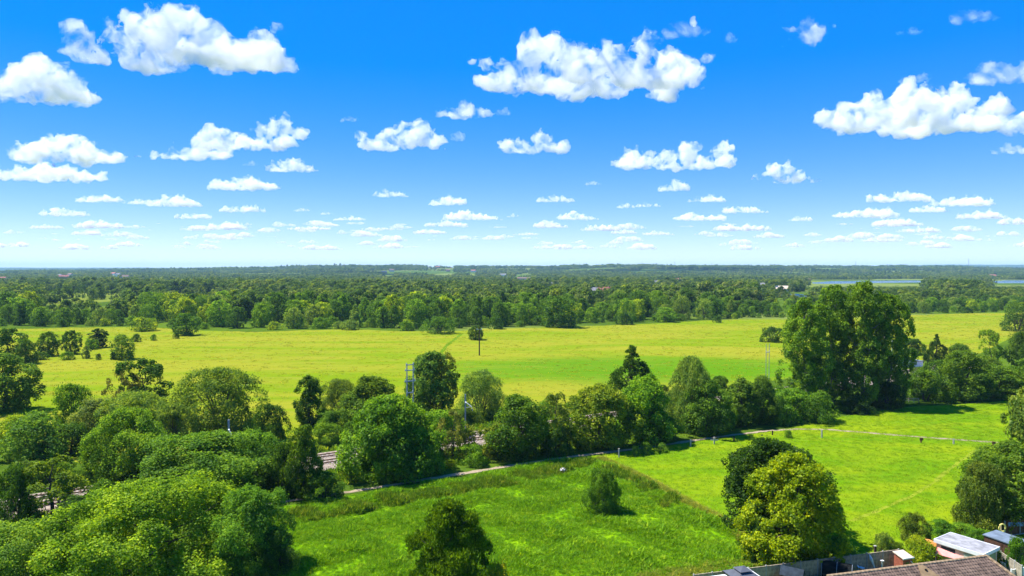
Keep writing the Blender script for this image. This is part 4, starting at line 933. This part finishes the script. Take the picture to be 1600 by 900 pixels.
# red and pink canopy in front of the garage
p = gp(1487, 862, 1.7); p.z = 0; o = tag(empty('canopy_tent', p, ang_ + .15), 'red and faded pink canvas canopy in front of the garage', 'canopy')
MB().add([(-1.3, -.9, 1.35), (1.3, -.9, 1.35), (1.3, .1, 1.95), (-1.3, .1, 1.95), (1.3, .9, 1.55), (-1.3, .9, 1.55), (-1.3, -.9, 1.32), (1.3, -.9, 1.32), (1.3, .1, 1.92), (-1.3, .1, 1.92), (1.3, .9, 1.52), (-1.3, .9, 1.52)],
         [(0, 1, 2, 3), (3, 2, 4, 5), (9, 8, 7, 6), (11, 10, 8, 9), (0, 6, 7, 1), (4, 10, 11, 5), (1, 7, 8, 2), (2, 8, 10, 4), (3, 9, 6, 0), (5, 11, 9, 3)]).build('roof', PINK, o)
MB().add([(-1.33, -.9, .5), (-1.33, .1, .5), (-1.33, .1, 1.93), (-1.33, -.9, 1.34), (-1.31, -.9, .5), (-1.31, .1, .5), (-1.31, .1, 1.93), (-1.31, -.9, 1.34)], [(0, 1, 2, 3), (7, 6, 5, 4), (0, 3, 7, 4), (1, 5, 6, 2), (3, 2, 6, 7), (0, 4, 5, 1)]).build('side_panel', RED, o)
for sx in (-1.25, 1.25):
    for sy in (-.85, .85): MB().tube([(sx, sy, 0), (sx, sy, 1.36 if sy < 0 else 1.54)], .03, 6).build('pole', WHITE, o)
# orange parasol
p = gp(1449, 845, 2.1); p.z = 0; o = tag(empty('parasol', p), 'small orange parasol half hidden behind the bright conifer bush', 'parasol')
m = MB(); k = 10; m.add([(1.0 * math.cos(6.2832 * i / k), 1.0 * math.sin(6.2832 * i / k), 1.85) for i in range(k)] + [(.55 * math.cos(6.2832 * i / k), .55 * math.sin(6.2832 * i / k), 2.12) for i in range(k)] + [(0, 0, 2.22)],
      [(i, (i + 1) % k, k + (i + 1) % k, k + i) for i in range(k)] + [(k + i, k + (i + 1) % k, 2 * k) for i in range(k)]); m.build('canopy', ORANGE, o); MB().tube([(0, 0, 0), (0, 0, 2.2)], .03, 6).build('pole', WHITE, o)
# brown shed
A_, B_, C_ = [gp(*q, 2.3) for q in ((1535, 834), (1556, 827), (1584, 851))]
ax = C_ - A_; ang_ = math.atan2(ax.y, ax.x); Ls, Ws = ax.length, 2.4; nrm = Vector((-math.sin(ang_), math.cos(ang_), 0)); cc = (A_ + C_) / 2 + nrm * Ws / 2
o = tag(empty('garden_shed', (cc.x, cc.y, 0), ang_), 'brown timber shed with a blue grey felt roof near the right edge', 'shed')
wl = MB().box(-Ls / 2 + .15, Ls / 2 - .15, -Ws / 2 + .15, Ws / 2 - .15, 0, 2.15).build('wall', simple('dark_shed_timber', (.085, .04, .025), .85, 2, .3), o)
for k in range(8): MB().box(-Ls / 2 + .12, Ls / 2 - .12, -Ws / 2 + .10, -Ws / 2 + .147, .05 + k * .26, .29 + k * .26).build('plank', MATS['dark_shed_timber'], wl)
MB().add([(-Ls / 2, -Ws / 2, 2.153), (Ls / 2, -Ws / 2, 2.153), (Ls / 2, Ws / 2, 2.3), (-Ls / 2, Ws / 2, 2.3), (-Ls / 2, -Ws / 2, 2.25), (Ls / 2, -Ws / 2, 2.25), (Ls / 2, Ws / 2, 2.4), (-Ls / 2, Ws / 2, 2.4)], [(3, 2, 1, 0), (4, 5, 6, 7), (0, 1, 5, 4), (1, 2, 6, 5), (2, 3, 7, 6), (3, 0, 4, 7)]).build('roof', BLUEROOF, o)
MB().box(-.4, .4, -Ws / 2 + .06, -Ws / 2 + .098, .05, 1.9).build('door', MATS['dark_shed_timber'], o)
# washing on the brown fence, a hose ring, white garden furniture
f0 = gp(1574, 818, 1.8)
for i, (px, w) in enumerate(((1578, .55), (1587, .7), (1595, .5))):
    q = gp(px, 816, 1.9); o = tag(empty('hanging_cloth', (q.x, q.y, 0), .1), ('left', 'middle', 'right')[i] + 'most' * (i != 1) + ' blue cloth hung over the orange brown fence', 'cloth', 'blue cloths on the brown fence')
    m = MB(); n = 8; vs_ = [(-w / 2 + w * k / n, -.09 + .03 * math.sin(k * 2.1), zz) for zz in (1.45, 1.9, 1.93) for k in range(n + 1)] + [(-w / 2 + w * k / n, .10, 1.6) for k in range(n + 1)]
    m.add(vs_, [(r_ * (n + 1) + k, r_ * (n + 1) + k + 1, (r_ + 1) * (n + 1) + k + 1, (r_ + 1) * (n + 1) + k) for r_ in range(3) for k in range(n)]); m.build('cloth', BLUECLOTH, o)
q = gp(1566, 824, 1.6); o = tag(empty('hose_ring', (q.x, q.y, 0), .2), 'pale yellow coiled hose standing beside the brown shed roof', 'hose')
MB().tube([(.45 * math.cos(6.2832 * k / 18), 0, 1.55 + .45 * math.sin(6.2832 * k / 18)) for k in range(19)], .09, 6).build('hose', YELLOWP, o); MB().box(-.05, .05, .10, .2, 0, 1.9).build('holder_post', TIMBER, o)
def garden_chair(px, by, rz, lab):
    o = tag(empty('garden_chair', gp(px, by), rz), lab, 'chair')
    MB().box(-.25, .25, -.25, .25, .40, .44).build('seat', WHITE, o)
    MB().add([(-.25, .25, .44), (.25, .25, .44), (.25, .42, 1.0), (-.25, .42, 1.0), (-.25, .29, .44), (.25, .29, .44), (.25, .46, 1.0), (-.25, .46, 1.0)], [(0, 1, 2, 3), (7, 6, 5, 4), (0, 3, 7, 4), (1, 5, 6, 2), (3, 2, 6, 7), (0, 4, 5, 1)]).build('backrest', WHITE, o)
    for sx in (-.22, .22):
        for sy in (-.22, .22): MB().box(sx - .025, sx + .025, sy - .025, sy + .025, 0, .40).build('leg', WHITE, o)
garden_chair(1346, 893, .6, 'white garden chair by the small bright shrub'); garden_chair(1571, 892, 2.0, 'white garden chair beside the pale fence on the right')
o = tag(empty('folded_parasol', gp(1368, 892)), 'white folded parasol leaning over behind the house roof', 'parasol')
MB().tube([(0, 0, .1), (-.45, .1, 1.3), (-.62, .14, 1.75)], [.03, .16, .03], 8).build('canopy', WHITE, o); MB().tube([(.06, -.02, 0), (-.66, .15, 1.9)], .025, 6).build('pole', CONC, o)
o = tag(empty('dark_post', gp(1367, 886)), 'tall dark timber post in front of the grey fence', 'post'); MB().box(-.09, .09, -.09, .09, 0, 2.25).build('post', WOODPOLE, o); MB().box(-.12, .12, -.12, .12, 2.253, 2.32).build('cap', CONC, o)
o = tag(empty('bird_table', gp(1378, 890)), 'thin white post on the garden lawn', 'post'); MB().tube([(0, 0, 0), (0, 0, .95)], .07, 8).build('post', WHITE, o); MB().box(-.16, .16, -.16, .16, .952, 1.0).build('top', WHITE, o)
fence_run('panel_fence', gp(1578, 900) * Vector((1, 1, 0)) if False else gp(1580, 905), gp(1640, 893), 2, 1.0, WHITE, 'white board fence in the bottom right corner', WHITE)

# ------------------------------------------------------------------ bungalow with tiled roof
r0, r1 = gp(1290, 900.5, 5.0), gp(1541, 868.5, 5.0); r0.z = r1.z = 0; dr = (r1 - r0); Lr = dr.length; dr.normalize()
o = tag(empty('bungalow', r1, math.atan2(dr.y, dr.x)), 'bungalow with a brown tiled roof and lichened ridge, bottom right', 'house')
# local frame: +x along the ridge to the right, -y toward the viewer, ridge end at x = 0
XL = -Lr; ZR, ZE, RUN, HIP = 5.0, 2.55, 4.3, 1.9
MB().box(XL, HIP - .5, -RUN + .5, RUN - .5, 0, ZE - .05).build('wall', TAN, o)
rf = MB().add([(XL, 0, ZR), (0, 0, ZR), (HIP, -RUN, ZE), (XL, -RUN, ZE), (HIP, RUN, ZE), (XL, RUN, ZE)], [(3, 2, 1, 0), (0, 1, 4, 5), (1, 2, 4), (5, 4, 2, 3)]).build('roof', TILE, o)
MB().add([(XL + .02, -RUN + .5, ZE - .048), (XL + .02, RUN - .5, ZE - .048), (XL + .02, RUN - .5, ZE + .26), (XL + .02, 0, ZR - .03), (XL + .02, -RUN + .5, ZE + .26), (XL + .2, -RUN + .5, ZE - .048), (XL + .2, RUN - .5, ZE - .048), (XL + .2, RUN - .5, ZE + .26), (XL + .2, 0, ZR - .03), (XL + .2, -RUN + .5, ZE + .26)], [(4, 3, 2, 1, 0), (5, 6, 7, 8, 9), (0, 1, 6, 5), (1, 2, 7, 6), (2, 3, 8, 7), (3, 4, 9, 8), (4, 0, 5, 9)]).build('gable_wall', TAN, o)
for wx in (-14.2, -10.6, -4.4, -1.2):
    wd_ = MB().box(wx, wx + 1.6, -RUN + .44, -RUN + .497, .95, 2.1).build('window', WHITE, o); MB().box(wx + .08, wx + 1.52, -RUN + .40, -RUN + .437, 1.03, 2.02).build('pane', GLASS, wd_)
MB().box(-7.8, -6.9, -RUN + .44, -RUN + .497, .05, 2.05).build('door', BROWNWOOD, o)
sl_ = math.hypot(RUN, ZR - ZE); uy, uz = -RUN / sl_, -(ZR - ZE) / sl_; ny, nz = (ZR - ZE) / sl_ * -1, RUN / sl_
tm = MB(); rr = random.Random(4); rows = int(sl_ / .33)
for i in range(rows):
    s0, s1 = .06 + i * .33, .06 + i * .33 + .36; xr = HIP * s0 / sl_ - .12; kx = int((xr - XL) / .30)
    for k in range(kx):
        x1 = xr - k * .30 - (i % 2) * .15; x0 = x1 - .285
        if x0 < XL or s1 > sl_ + .05: continue
        j = rr.uniform(0, .012); lo, hi = .050 + j, .018 + j
        def P(x, s, hgt): return (x, uy * s + ny * hgt * 1.0, ZR + uz * s + nz * hgt)
        xm = (x0 + x1) / 2
        tm.add([P(x0, s0, hi), P(xm, s0, hi + .03), P(x1, s0, hi), P(x0, s1, lo), P(xm, s1, lo + .035), P(x1, s1, lo), P(x0, s1, .004), P(x1, s1, .004)], [(0, 3, 4, 1), (1, 4, 5, 2), (3, 6, 7, 5, 4)])
tag(tm.build('roof_tiles', TILE, rf), kind='stuff')
m0 = None
for i in range(int(Lr / .46)):
    if m0 is None:
        m0 = MB(); n = 6; vs_ = [(xx, .17 * math.cos(math.pi * k / n), .13 * math.sin(math.pi * k / n)) for xx in (-.445, 0) for k in range(n + 1)]
        m0.add(vs_, [(k, n + 1 + k, n + 2 + k, k + 1) for k in range(n)] + [tuple(range(n + 1)), tuple(range(2 * n + 1, n, -1))]); m0 = m0.mesh('ridge_tile', RIDGE)
    q = link('ridge_tile', m0, rf, (-i * .46, 0, ZR - .015 + rr.uniform(-.008, .008))); q.rotation_euler = (0, rr.uniform(-.012, .012), 0)
hv = Vector((HIP, -RUN, ZE - ZR)); hl = hv.length; hv.normalize()
for i in range(int(hl / .46)):
    q = link('ridge_tile', m0, rf, Vector((0, 0, ZR + .01)) + hv * (i + 1) * .46); q.rotation_mode = 'QUATERNION'; q.rotation_quaternion = hv.to_track_quat('X', 'Z')
# rendered flashing with a vent on the near slope just under the ridge
gx = -(1541 - 1406) / F * 62
def SL(x, q, hgt): return (x, uy * q + ny * hgt, ZR + uz * q + nz * hgt)
gw = MB().add([SL(gx - .25, .16, .14), SL(gx + .25, .16, .14), SL(gx + 1.1, 1.6, .16), SL(gx - .9, 1.6, .16), SL(gx - .25, .16, .0), SL(gx + .25, .16, .0), SL(gx + 1.1, 1.6, .0), SL(gx - .9, 1.6, .0)], [(3, 2, 1, 0), (0, 1, 5, 4), (1, 2, 6, 5), (2, 3, 7, 6), (3, 0, 4, 7)]).build('roof_flashing', TAN, o)
MB().tube([SL(gx + .1, .75, .10), SL(gx + .1, .75, .22)], .12, 10).build('vent', BLACK, gw)
MB().box(XL, HIP, -RUN - .12, -RUN - .003, ZE - .12, ZE).build('gutter', BLACK, o)

# ------------------------------------------------------------------ far houses
def house(px, py, w, dpt, hw, hr, rot, wall, roof, label, chim=True):
    """house whose foot shows at ground row py (terrain height allowed for)"""
    p = gp(px, py); z = float(terrain(p.x, p.y))
    for _ in range(12): p = gp(px, py, z); z = float(terrain(p.x, p.y))
    o = tag(empty('house', (p.x, p.y, z), rot), label, 'house', 'houses among the far woods')
    MB().box(-w / 2, w / 2, -dpt / 2, dpt / 2, -1, hw).build('wall', wall, o)
    rf = MB().add([(-w / 2 - .5, -dpt / 2 - .5, hw + .003), (w / 2 + .5, -dpt / 2 - .5, hw + .003), (w / 2 + .5, dpt / 2 + .5, hw + .003), (-w / 2 - .5, dpt / 2 + .5, hw + .003), (-w / 2 - .5, 0, hw + hr), (w / 2 + .5, 0, hw + hr)], [(0, 1, 5, 4), (2, 3, 4, 5), (1, 2, 5), (3, 0, 4), (3, 2, 1, 0)]).build('roof', roof, o)
    if chim: MB().box(w * .28, w * .28 + .9, -.45, .45, hw + hr * .6, hw + hr + 1.2).build('chimney', FARBRICK, rf)
    nw = max(2, int(w / 4))
    for k in range(nw):
        for zz in ((1.0, 3.4) if hw > 4.5 else (1.2,)):
            x0 = -w / 2 + (k + .5) * w / nw - .6; MB().box(x0, x0 + 1.2, -dpt / 2 - .06, -dpt / 2 - .003, zz, zz + 1.2).build('window', GLASS, o)
house(945, 462.5, 16, 11, 6, 5, .25, FARBRICK, REDROOF, 'red roofed house standing out of the wood right of the middle')
house(926, 461.5, 15, 10, 6, 4, -.2, FARWALL, GREYTILE, 'grey roofed house left of the red roofed one')
house(697, 499, 9, 6, 3, 2.4, .1, FARBRICK, BROWNROOF, 'brick cottage half hidden in the wood edge left of the lone pole')
house(818, 437.5, 60, 14, 5.5, 3, .02, CREAM, BROWNROOF, 'long cream building by the small yellow field')
house(1220, 455.5, 20, 14, 4, 4.5, 0, FARWHITE, CREAM, 'white lakeside building with a tan roof left of the poplar top', False)
WALLC = {'white': FARWHITE, 'pink': FARBRICK, 'pale': FARWALL}; ROOFC = ((REDROOF, 'red roof'), (GREYTILE, 'grey roof'), (BROWNROOF, 'brown roof'))
WORD = {'white': 'white walled', 'pink': 'brick', 'pale': 'pale walled'}
def fplace(px): return 'at the far left' if px < 230 else 'left of the middle' if px < 650 else 'in the middle village' if px < 800 else 'right of the middle' if px < 1150 else 'by the lake on the right'
for i, (px, py, wl_, rf_) in enumerate(FH):
    d = 32 * F / (py - HZ); kk = 1.0 if d < 2200 else 1.5
    house(px, py, rg.uniform(11, 20) * kk, 9 * kk, 5.5 * kk, 3.6 * kk, rg.uniform(-.6, .6), WALLC[wl_], ROOFC[rf_][0], f'far {WORD[wl_]} house with a {ROOFC[rf_][1]} {fplace(px)}', False)
# far masts on the skyline
for px, top, dd, lab in ((1513, 404.5, 5200, 'tallest thin radio mast on the right skyline'), (1003, 409, 5000, 'thin mast on the skyline left of centre right'), (1054, 409, 5050, 'thin mast on the skyline second from the left'), (1112, 411, 5000, 'short mast on the skyline left of the poplars'), (1337, 408, 5100, 'thin mast above the poplars on the skyline'), (905, 411, 5000, 'short mast on the middle skyline')):
    x_ = (px - 800) / F * dd; z_ = float(terrain(x_, dd)); h = height_for(px, top, dd) - z_
    o = tag(empty('radio_mast', (x_, dd, z_)), lab, 'mast'); w_ = 2.6 if px == 1513 else 1.6
    m = MB()
    for a in range(3):
        q = Vector((math.cos(a * 2.094), math.sin(a * 2.094), 0)); m.tube([q * w_ * 1.6, q * w_ * .5 + Vector((0, 0, h))], [.7, .45], 4)
    for k in range(1, 9):
        zz = h * k / 9; rr_ = w_ * (1.6 - 1.1 * k / 9); m.tube([Vector((rr_ * math.cos(a * 2.094), rr_ * math.sin(a * 2.094), zz)) for a in range(4)], .35, 4)
    m.build('lattice', MASTM, o)
# tall trees that break the skyline
for i, (px, top, w) in enumerate(((440, 413.5, 3), (449, 413, 4), (457, 413.6, 3), (489, 413.6, 3), (502, 414, 3), (523, 411.3, 4), (532, 411, 4), (546, 412.6, 3), (553, 412.8, 3), (980, 413, 8), (988, 412.6, 6), (1010, 414, 5), (1492, 415.5, 6), (255, 419.5, 6), (160, 421.6, 4))):
    dd = 4900; x_ = (px - 800) / F * dd; z_ = float(terrain(x_, dd)); H = height_for(px, top, dd) - z_
    tree('skyline_tree', 'columnF0' if w < 5 else 'broadF1', x_, dd, H, w / F * dd * 1.2, G_DEEP, 'tall narrow tree on the hill skyline left of the middle' if 430 < px < 560 else 'tall tree breaking the skyline ' + ('far left' if px < 300 else 'right of the middle' if px < 1100 else 'at the far right'), 'tree', 'trees breaking the skyline', z=z_ - .5)

# ------------------------------------------------------------------ clouds
def ico():
    bm = bmesh.new(); bmesh.ops.create_icosphere(bm, subdivisions=2, radius=1); V = np.array([v.co[:] for v in bm.verts]); Q = np.array([[v.index for v in f.verts] for f in bm.faces]); bm.free(); return V, Q
IV, IQ = ico()
BASE = 1000.0
def cloud_mat(name, dens):
    m, n, l, out = nmat(name); v = n.new('ShaderNodeVolumePrincipled'); v.inputs['Color'].default_value = (1, 1, 1, 1); v.inputs['Anisotropy'].default_value = .0
    tc = n.new('ShaderNodeTexCoord'); a = noise(n, l, tc.outputs['Object'], .0075, 8, .64, .5)
    l.new(maprange(n, l, a, .41, .58, 0.0, dens), v.inputs['Density'])
    m.cycles.volume_step_rate = .22
    l.new(v.outputs[0], out.inputs['Volume']); return m
CL = [cloud_mat('cloud_vapour', .018), cloud_mat('thin_cloud_vapour', .009), cloud_mat('far_cloud_vapour', .013)]
TEX = []
def balls(P):
    P = np.array(P); V = (IV[None] * P[:, None, 3:4] * np.array([1.15, 1, .9]) + P[:, None, :3]).reshape(-1, 3)
    Q = (IQ[None] + (np.arange(len(P)) * len(IV))[:, None, None]).reshape(-1, 3); return V, Q
def puff_list(spec, cx, by, wd, ht, u, seed):
    r = random.Random(seed); W, H = wd * u, ht * u; P = []
    if spec:
        for q in spec: P.append(((q[0] - cx) * u, r.uniform(-.10, .10) * W, (by - q[1]) * u, q[2] * .95 * u)) if q[2] > 9 else [P.append(((q[0] - cx + r.uniform(-1.3, 1.3) * q[2]) * u, r.uniform(-.03, .03) * W, (by - q[1] + r.uniform(-.6, .6) * q[2]) * u, q[2] * r.uniform(.22, .5) * u)) for _ in range(6)]
    else:
        k = max(3, int(3.2 * wd / ht)); pk = r.uniform(.35, .65); w2 = [r.uniform(.45, 1) for _ in range(k)]
        for i in range(k):
            t = (i + .5) / k; e = max(0, 1 - abs(t - pk) / (.55 if t < pk else .55)) ** .55; hh = H * (.30 + .62 * e * w2[i]); rr = hh * .5
            P.append(((t - .5) * W * .92, r.uniform(-.12, .12) * W, rr * .75, rr))
    if spec:                                # a broad even base joins the humps
        lo = min(q[0] for q in spec if q[2] > 9); hi = max(q[0] for q in spec if q[2] > 9); k = max(3, int((hi - lo) / (ht * .20)))
        for i in range(k): P.append(((lo + (hi - lo) * (i + .5) / k - cx) * u, r.uniform(-.12, .12) * W, H * r.uniform(.16, .28), H * r.uniform(.17, .23)))
    out = []
    for x, y, z, rr in P:
        out.append((x, y, z, rr))
        for j in range(13):
            a = r.uniform(0, 6.28); e = r.uniform(-.35, 1.4); q = r.uniform(.22, .5) * rr; L = rr * r.uniform(.8, 1.08)
            X, Y, Z = x + 1.15 * L * math.cos(a) * math.cos(e), y + L * math.sin(a) * math.cos(e), z + .9 * L * math.sin(e); out.append((X, Y, Z, q))
            for k in range(5):
                a2 = r.uniform(0, 6.28); e2 = r.uniform(-.4, 1.5); q2 = q * r.uniform(.25, .55); out.append((X + q * math.cos(a2) * math.cos(e2), Y + q * math.sin(a2) * math.cos(e2), Z + q * math.sin(e2), q2))
    # ragged shreds round the rim
    for j in range(int(10 + 14 * wd / 300)):
        t = r.uniform(-.56, .56); out.append((t * W, r.uniform(-.1, .1) * W, r.uniform(.0, .55) * H, r.uniform(.018, .05) * H))
    return out, W, H
DG = None
def cloud_mesh(P, W, H, vox, mat, seed):
    V, Q = balls(P); f = .10 * H
    V[:, 2] = np.where(V[:, 2] < f, f + f * .9 * np.tanh((V[:, 2] - f) / (f * 1.6)), V[:, 2])
    me = mesh_np('cloud', V, Q, mat); ob = bpy.data.objects.new('cloud_build', me); COL.objects.link(ob)
    rm = ob.modifiers.new('union', 'REMESH'); rm.mode = 'VOXEL'; rm.voxel_size = vox
    for ns, st in ((H * .55, H * .20), (H * .20, H * .13), (H * .075, H * .07)):
        tx = bpy.data.textures.new('puffs', 'CLOUDS'); tx.noise_scale = ns; tx.noise_depth = 3
        dm = ob.modifiers.new('puff', 'DISPLACE'); dm.texture = tx; dm.strength = st; dm.mid_level = .60; dm.texture_coords = 'LOCAL'
    # different clouds sample the puff texture at different places
    ob.data.transform(Matrix.Translation((seed * 531.7, seed * 217.3, 0)))
    dg = bpy.context.evaluated_depsgraph_get(); out = bpy.data.meshes.new_from_object(ob.evaluated_get(dg)); out.name = 'cloud'
    out.transform(Matrix.Translation((-seed * 531.7, -seed * 217.3, 0)))
    bpy.data.objects.remove(ob); bpy.data.meshes.remove(me); out.materials.clear(); out.materials.append(mat)
    return out
def cloud(cx, by, wd, ht, label, seed, spec=None, thin=0, group=None):
    r = ray(cx, by); D = (BASE - EYE) / r.z; c = Vector((0, 0, EYE)) + r * D; u = D * r.length / F * CP
    P, W, H = puff_list(spec, cx, by, wd, ht, u, seed)
    me = cloud_mesh(P, W, H, max(W / 120, H / 34), CL[thin], seed); c.z -= .08 * H * bool(spec)
    return tag(link('cloud', me, None, c), label, 'cloud', group)
BIG = [
    (290, 114, 310, 100, 'largest cloud at the upper left, with three humps', [(155, 62, 16), (178, 48, 20), (200, 60, 24), (245, 50, 30), (268, 42, 28), (300, 52, 30), (330, 66, 26), (250, 78, 26), (300, 86, 26), (350, 86, 22), (385, 62, 20), (405, 80, 24), (428, 92, 14), (425, 58, 10), (135, 66, 8), (370, 100, 14)]),
    (73, 164, 142, 64, 'round white cloud at the left edge', [(25, 132, 20), (55, 122, 24), (85, 125, 26), (110, 142, 20), (70, 145, 18), (130, 150, 10), (20, 140, 14)]),
    (925, 152, 330, 106, 'big cloud at the upper middle with a grey underside', [(770, 102, 16), (800, 108, 22), (835, 80, 26), (870, 76, 30), (905, 82, 28), (940, 100, 28), (905, 118, 28), (960, 124, 26), (1000, 112, 28), (1005, 72, 24), (1045, 88, 28), (1065, 100, 18), (742, 90, 8), (1040, 128, 14), (1070, 45, 10)]),
    (1440, 212, 300, 76, 'long humped cloud at the right edge', [(1305, 186, 14), (1335, 192, 20), (1370, 178, 22), (1425, 168, 26), (1400, 190, 22), (1460, 182, 24), (1495, 160, 24), (1520, 182, 20), (1555, 165, 18), (1578, 180, 12), (1440, 196, 20)]),
    (372, 234, 180, 54, 'double humped cloud at the left under the largest', [(335, 212, 18), (360, 218, 18), (310, 222, 12), (405, 200, 16), (430, 196, 18), (455, 206, 12), (385, 222, 14), (350, 200, 8)]),
    (300, 251, 130, 28, 'low ragged cloud below the double humped cloud', None),
    (112, 257, 175, 44, 'broad flat based cloud at the left', [(50, 242, 14), (80, 238, 18), (108, 234, 20), (140, 242, 16), (170, 246, 11), (190, 242, 7)]),
    (90, 286, 150, 34, 'torn low cloud under the broad flat based one', None),
    (638, 234, 118, 48, 'rounded white cloud left of the middle', [(605, 216, 15), (635, 208, 18), (660, 206, 18), (680, 216, 13), (645, 222, 14), (565, 210, 10), (585, 214, 5)]),
    (725, 186, 82, 32, 'small ragged cloud above the rounded white one', None), (548, 191, 32, 12, 'tiny flat cloud left of the rounded white one', None), (788, 182, 22, 18, 'tiny curled cloud right of the small ragged one', None), (716, 222, 18, 22, 'tiny upright cloud right of the rounded white one', None),
    (835, 241, 116, 42, 'hooked cloud under the big upper middle cloud', [(795, 228, 14), (815, 226, 13), (842, 212, 13), (860, 220, 12), (880, 230, 11), (830, 232, 8)]),
    (1060, 265, 192, 45, 'wide double topped cloud right of the middle', [(990, 246, 18), (1010, 250, 14), (1045, 244, 16), (1070, 240, 18), (1095, 250, 14), (1122, 240, 16), (1140, 250, 12), (975, 254, 10)]),
    (1224, 288, 100, 36, 'peaked cloud below the wide double topped one', [(1190, 276, 9), (1212, 268, 13), (1225, 264, 12), (1245, 276, 10), (1262, 276, 9)]),
    (455, 271, 76, 30, 'small domed cloud at the left', None), (388, 299, 108, 32, 'domed cloud lower left of the middle', None), (392, 260, 24, 9, 'tiny cloud fleck left of the small domed one', None),
    (1267, 72, 80, 46, 'ragged white cloud alone at the upper right', [(1235, 48, 8), (1258, 46, 12), (1275, 52, 13), (1262, 60, 11), (1295, 40, 8), (1248, 54, 9)]),
    (1075, 62, 60, 36, 'torn wisp above the right end of the big cloud', None), (1100, 100, 18, 22, 'small shred beside the big upper middle cloud', None), (1426, 132, 46, 20, 'faint small cloud above the long right cloud', None), (1425, 54, 40, 12, 'thin streak at the upper right', None),
    (1568, 136, 80, 44, 'ragged cloud at the right edge above the long cloud', None), (1568, 242, 30, 20, 'small cloud at the right edge', None), (1595, 242, 22, 16, 'small cloud cut by the right edge', None), (1522, 38, 60, 26, 'thin torn wisps at the upper right corner', None), (1140, 68, 14, 18, 'tiny wisp between the big cloud and the lone ragged one', None)]
THIN = {1075, 1426, 1425, 1522, 1140, 1568, 548, 788, 716, 392}
for i, (cx, by, w, h, lab, spec) in enumerate(BIG): cloud(cx, by, w, h, lab, i + 1, spec, 1 if cx in THIN else 0)
SMALL = [(155, 317, 60, 15), (222, 320, 48, 10), (272, 325, 70, 22), (108, 339, 64, 14), (378, 333, 62, 17), (304, 343, 50, 14), (345, 360, 82, 14), (155, 358, 66, 16), (472, 331, 22, 7), (512, 336, 20, 7), (545, 345, 50, 8), (74, 358, 44, 7), (178, 370, 36, 8), (485, 360, 64, 8), (135, 368, 44, 9),
         (612, 309, 50, 14), (698, 322, 60, 20), (740, 345, 92, 17), (697, 355, 68, 12), (673, 366, 52, 10), (598, 360, 62, 6), (867, 317, 56, 15), (1050, 300, 50, 20), (1013, 324, 36, 9), (978, 326, 26, 10), (926, 290, 24, 9), (905, 345, 64, 16), (862, 357, 54, 12), (938, 362, 58, 14), (800, 340, 16, 7), (1103, 317, 60, 14), (1095, 346, 80, 16), (1165, 334, 66, 14), (1160, 362, 84, 15), (1250, 346, 38, 9), (975, 366, 40, 9),
         (1410, 317, 90, 20), (1350, 342, 100, 18), (1500, 324, 80, 20), (1455, 333, 50, 14), (1400, 355, 66, 14), (1535, 343, 70, 14), (1585, 352, 40, 12), (1440, 364, 60, 10), (1200, 372, 46, 8), (1030, 368, 50, 8), (820, 368, 40, 6), (1465, 374, 40, 7)]
for i, (cx, by, w, h) in enumerate(SMALL):
    band = 'small flat based cloud low in the sky ' if by < 350 else 'little cloud close above the horizon '
    side = 'at the far left' if cx < 200 else 'at the left' if cx < 500 else 'left of the middle' if cx < 760 else 'in the middle' if cx < 950 else 'right of the middle' if cx < 1230 else 'at the right'
    cloud(cx, by, w * 1.08, h * 1.12, band + side, 40 + i, None, 0, 'fair weather clouds ' + side + (', lower' if by >= 350 else ''))
# the crowded rows of clouds right down at the horizon read as one band
P = []; rc = random.Random(8)
for i in range(170):
    cx, by = rc.uniform(-40, 1640), rc.uniform(352, 391); r = ray(cx, by); D = (BASE - EYE) / r.z; c = r * D; W = rc.uniform(18, 60) * D / F; H = W * rc.uniform(.13, .24)
    for k in range(7): t = (k + .5) / 7; rr = H * .5 * (.4 + math.sin(math.pi * t) * rc.uniform(.5, 1)); P.append((c.x + (t - .5) * W, c.y + rc.uniform(-.15, .15) * W, BASE + rr * .6, rr))
    
V, Q = balls(P); V[:, 2] = np.maximum(V[:, 2], BASE); me = mesh_np('cloud_band', V, Q, CL[2]); ob = link('horizon_cloud_band', me)
rm = ob.modifiers.new('union', 'REMESH'); rm.mode = 'VOXEL'; rm.voxel_size = 70
me2 = bpy.data.meshes.new_from_object(ob.evaluated_get(bpy.context.evaluated_depsgraph_get())); ob.modifiers.clear(); ob.data = me2; me2.materials.clear(); me2.materials.append(CL[2])
tag(ob, 'crowded rows of tiny clouds just above the horizon', 'clouds', kind='stuff')

# ------------------------------------------------------------------ haze
m, n, l, out = nmat('haze_air'); v = n.new('ShaderNodeVolumePrincipled'); v.inputs['Color'].default_value = (.42, .70, 1.0, 1); v.inputs['Density'].default_value = 6e-5; v.inputs['Anisotropy'].default_value = .0
l.new(v.outputs[0], out.inputs['Volume'])
tag(MB().box(-16000, 16000, -16000, 16000, -1.0, 165).build('haze', m), 'thin blue haze lying over the far land', 'haze', kind='stuff')

# ------------------------------------------------------------------ look-alikes told apart by their order in the view
from collections import defaultdict
_by = defaultdict(list)
for ob in COL.objects:
    if ob.parent is None and 'label' in ob and ob.get('kind') is None: _by[ob['label']].append(ob)
ORD = ['first', 'second', 'third', 'fourth', 'fifth', 'sixth', 'seventh', 'eighth', 'ninth', 'tenth', 'eleventh', 'twelfth', 'thirteenth', 'fourteenth', 'fifteenth', 'sixteenth']
for lab_, obs in _by.items():
    if 1 < len(obs) <= 16:
        obs.sort(key=lambda q: topix(q.location.x, q.location.y, q.location.z)[0])
        for i, q in enumerate(obs): q['label'] = lab_ + ', ' + (ORD[i] + ' from left' if len(obs) > 2 else ('left one', 'right one')[i])
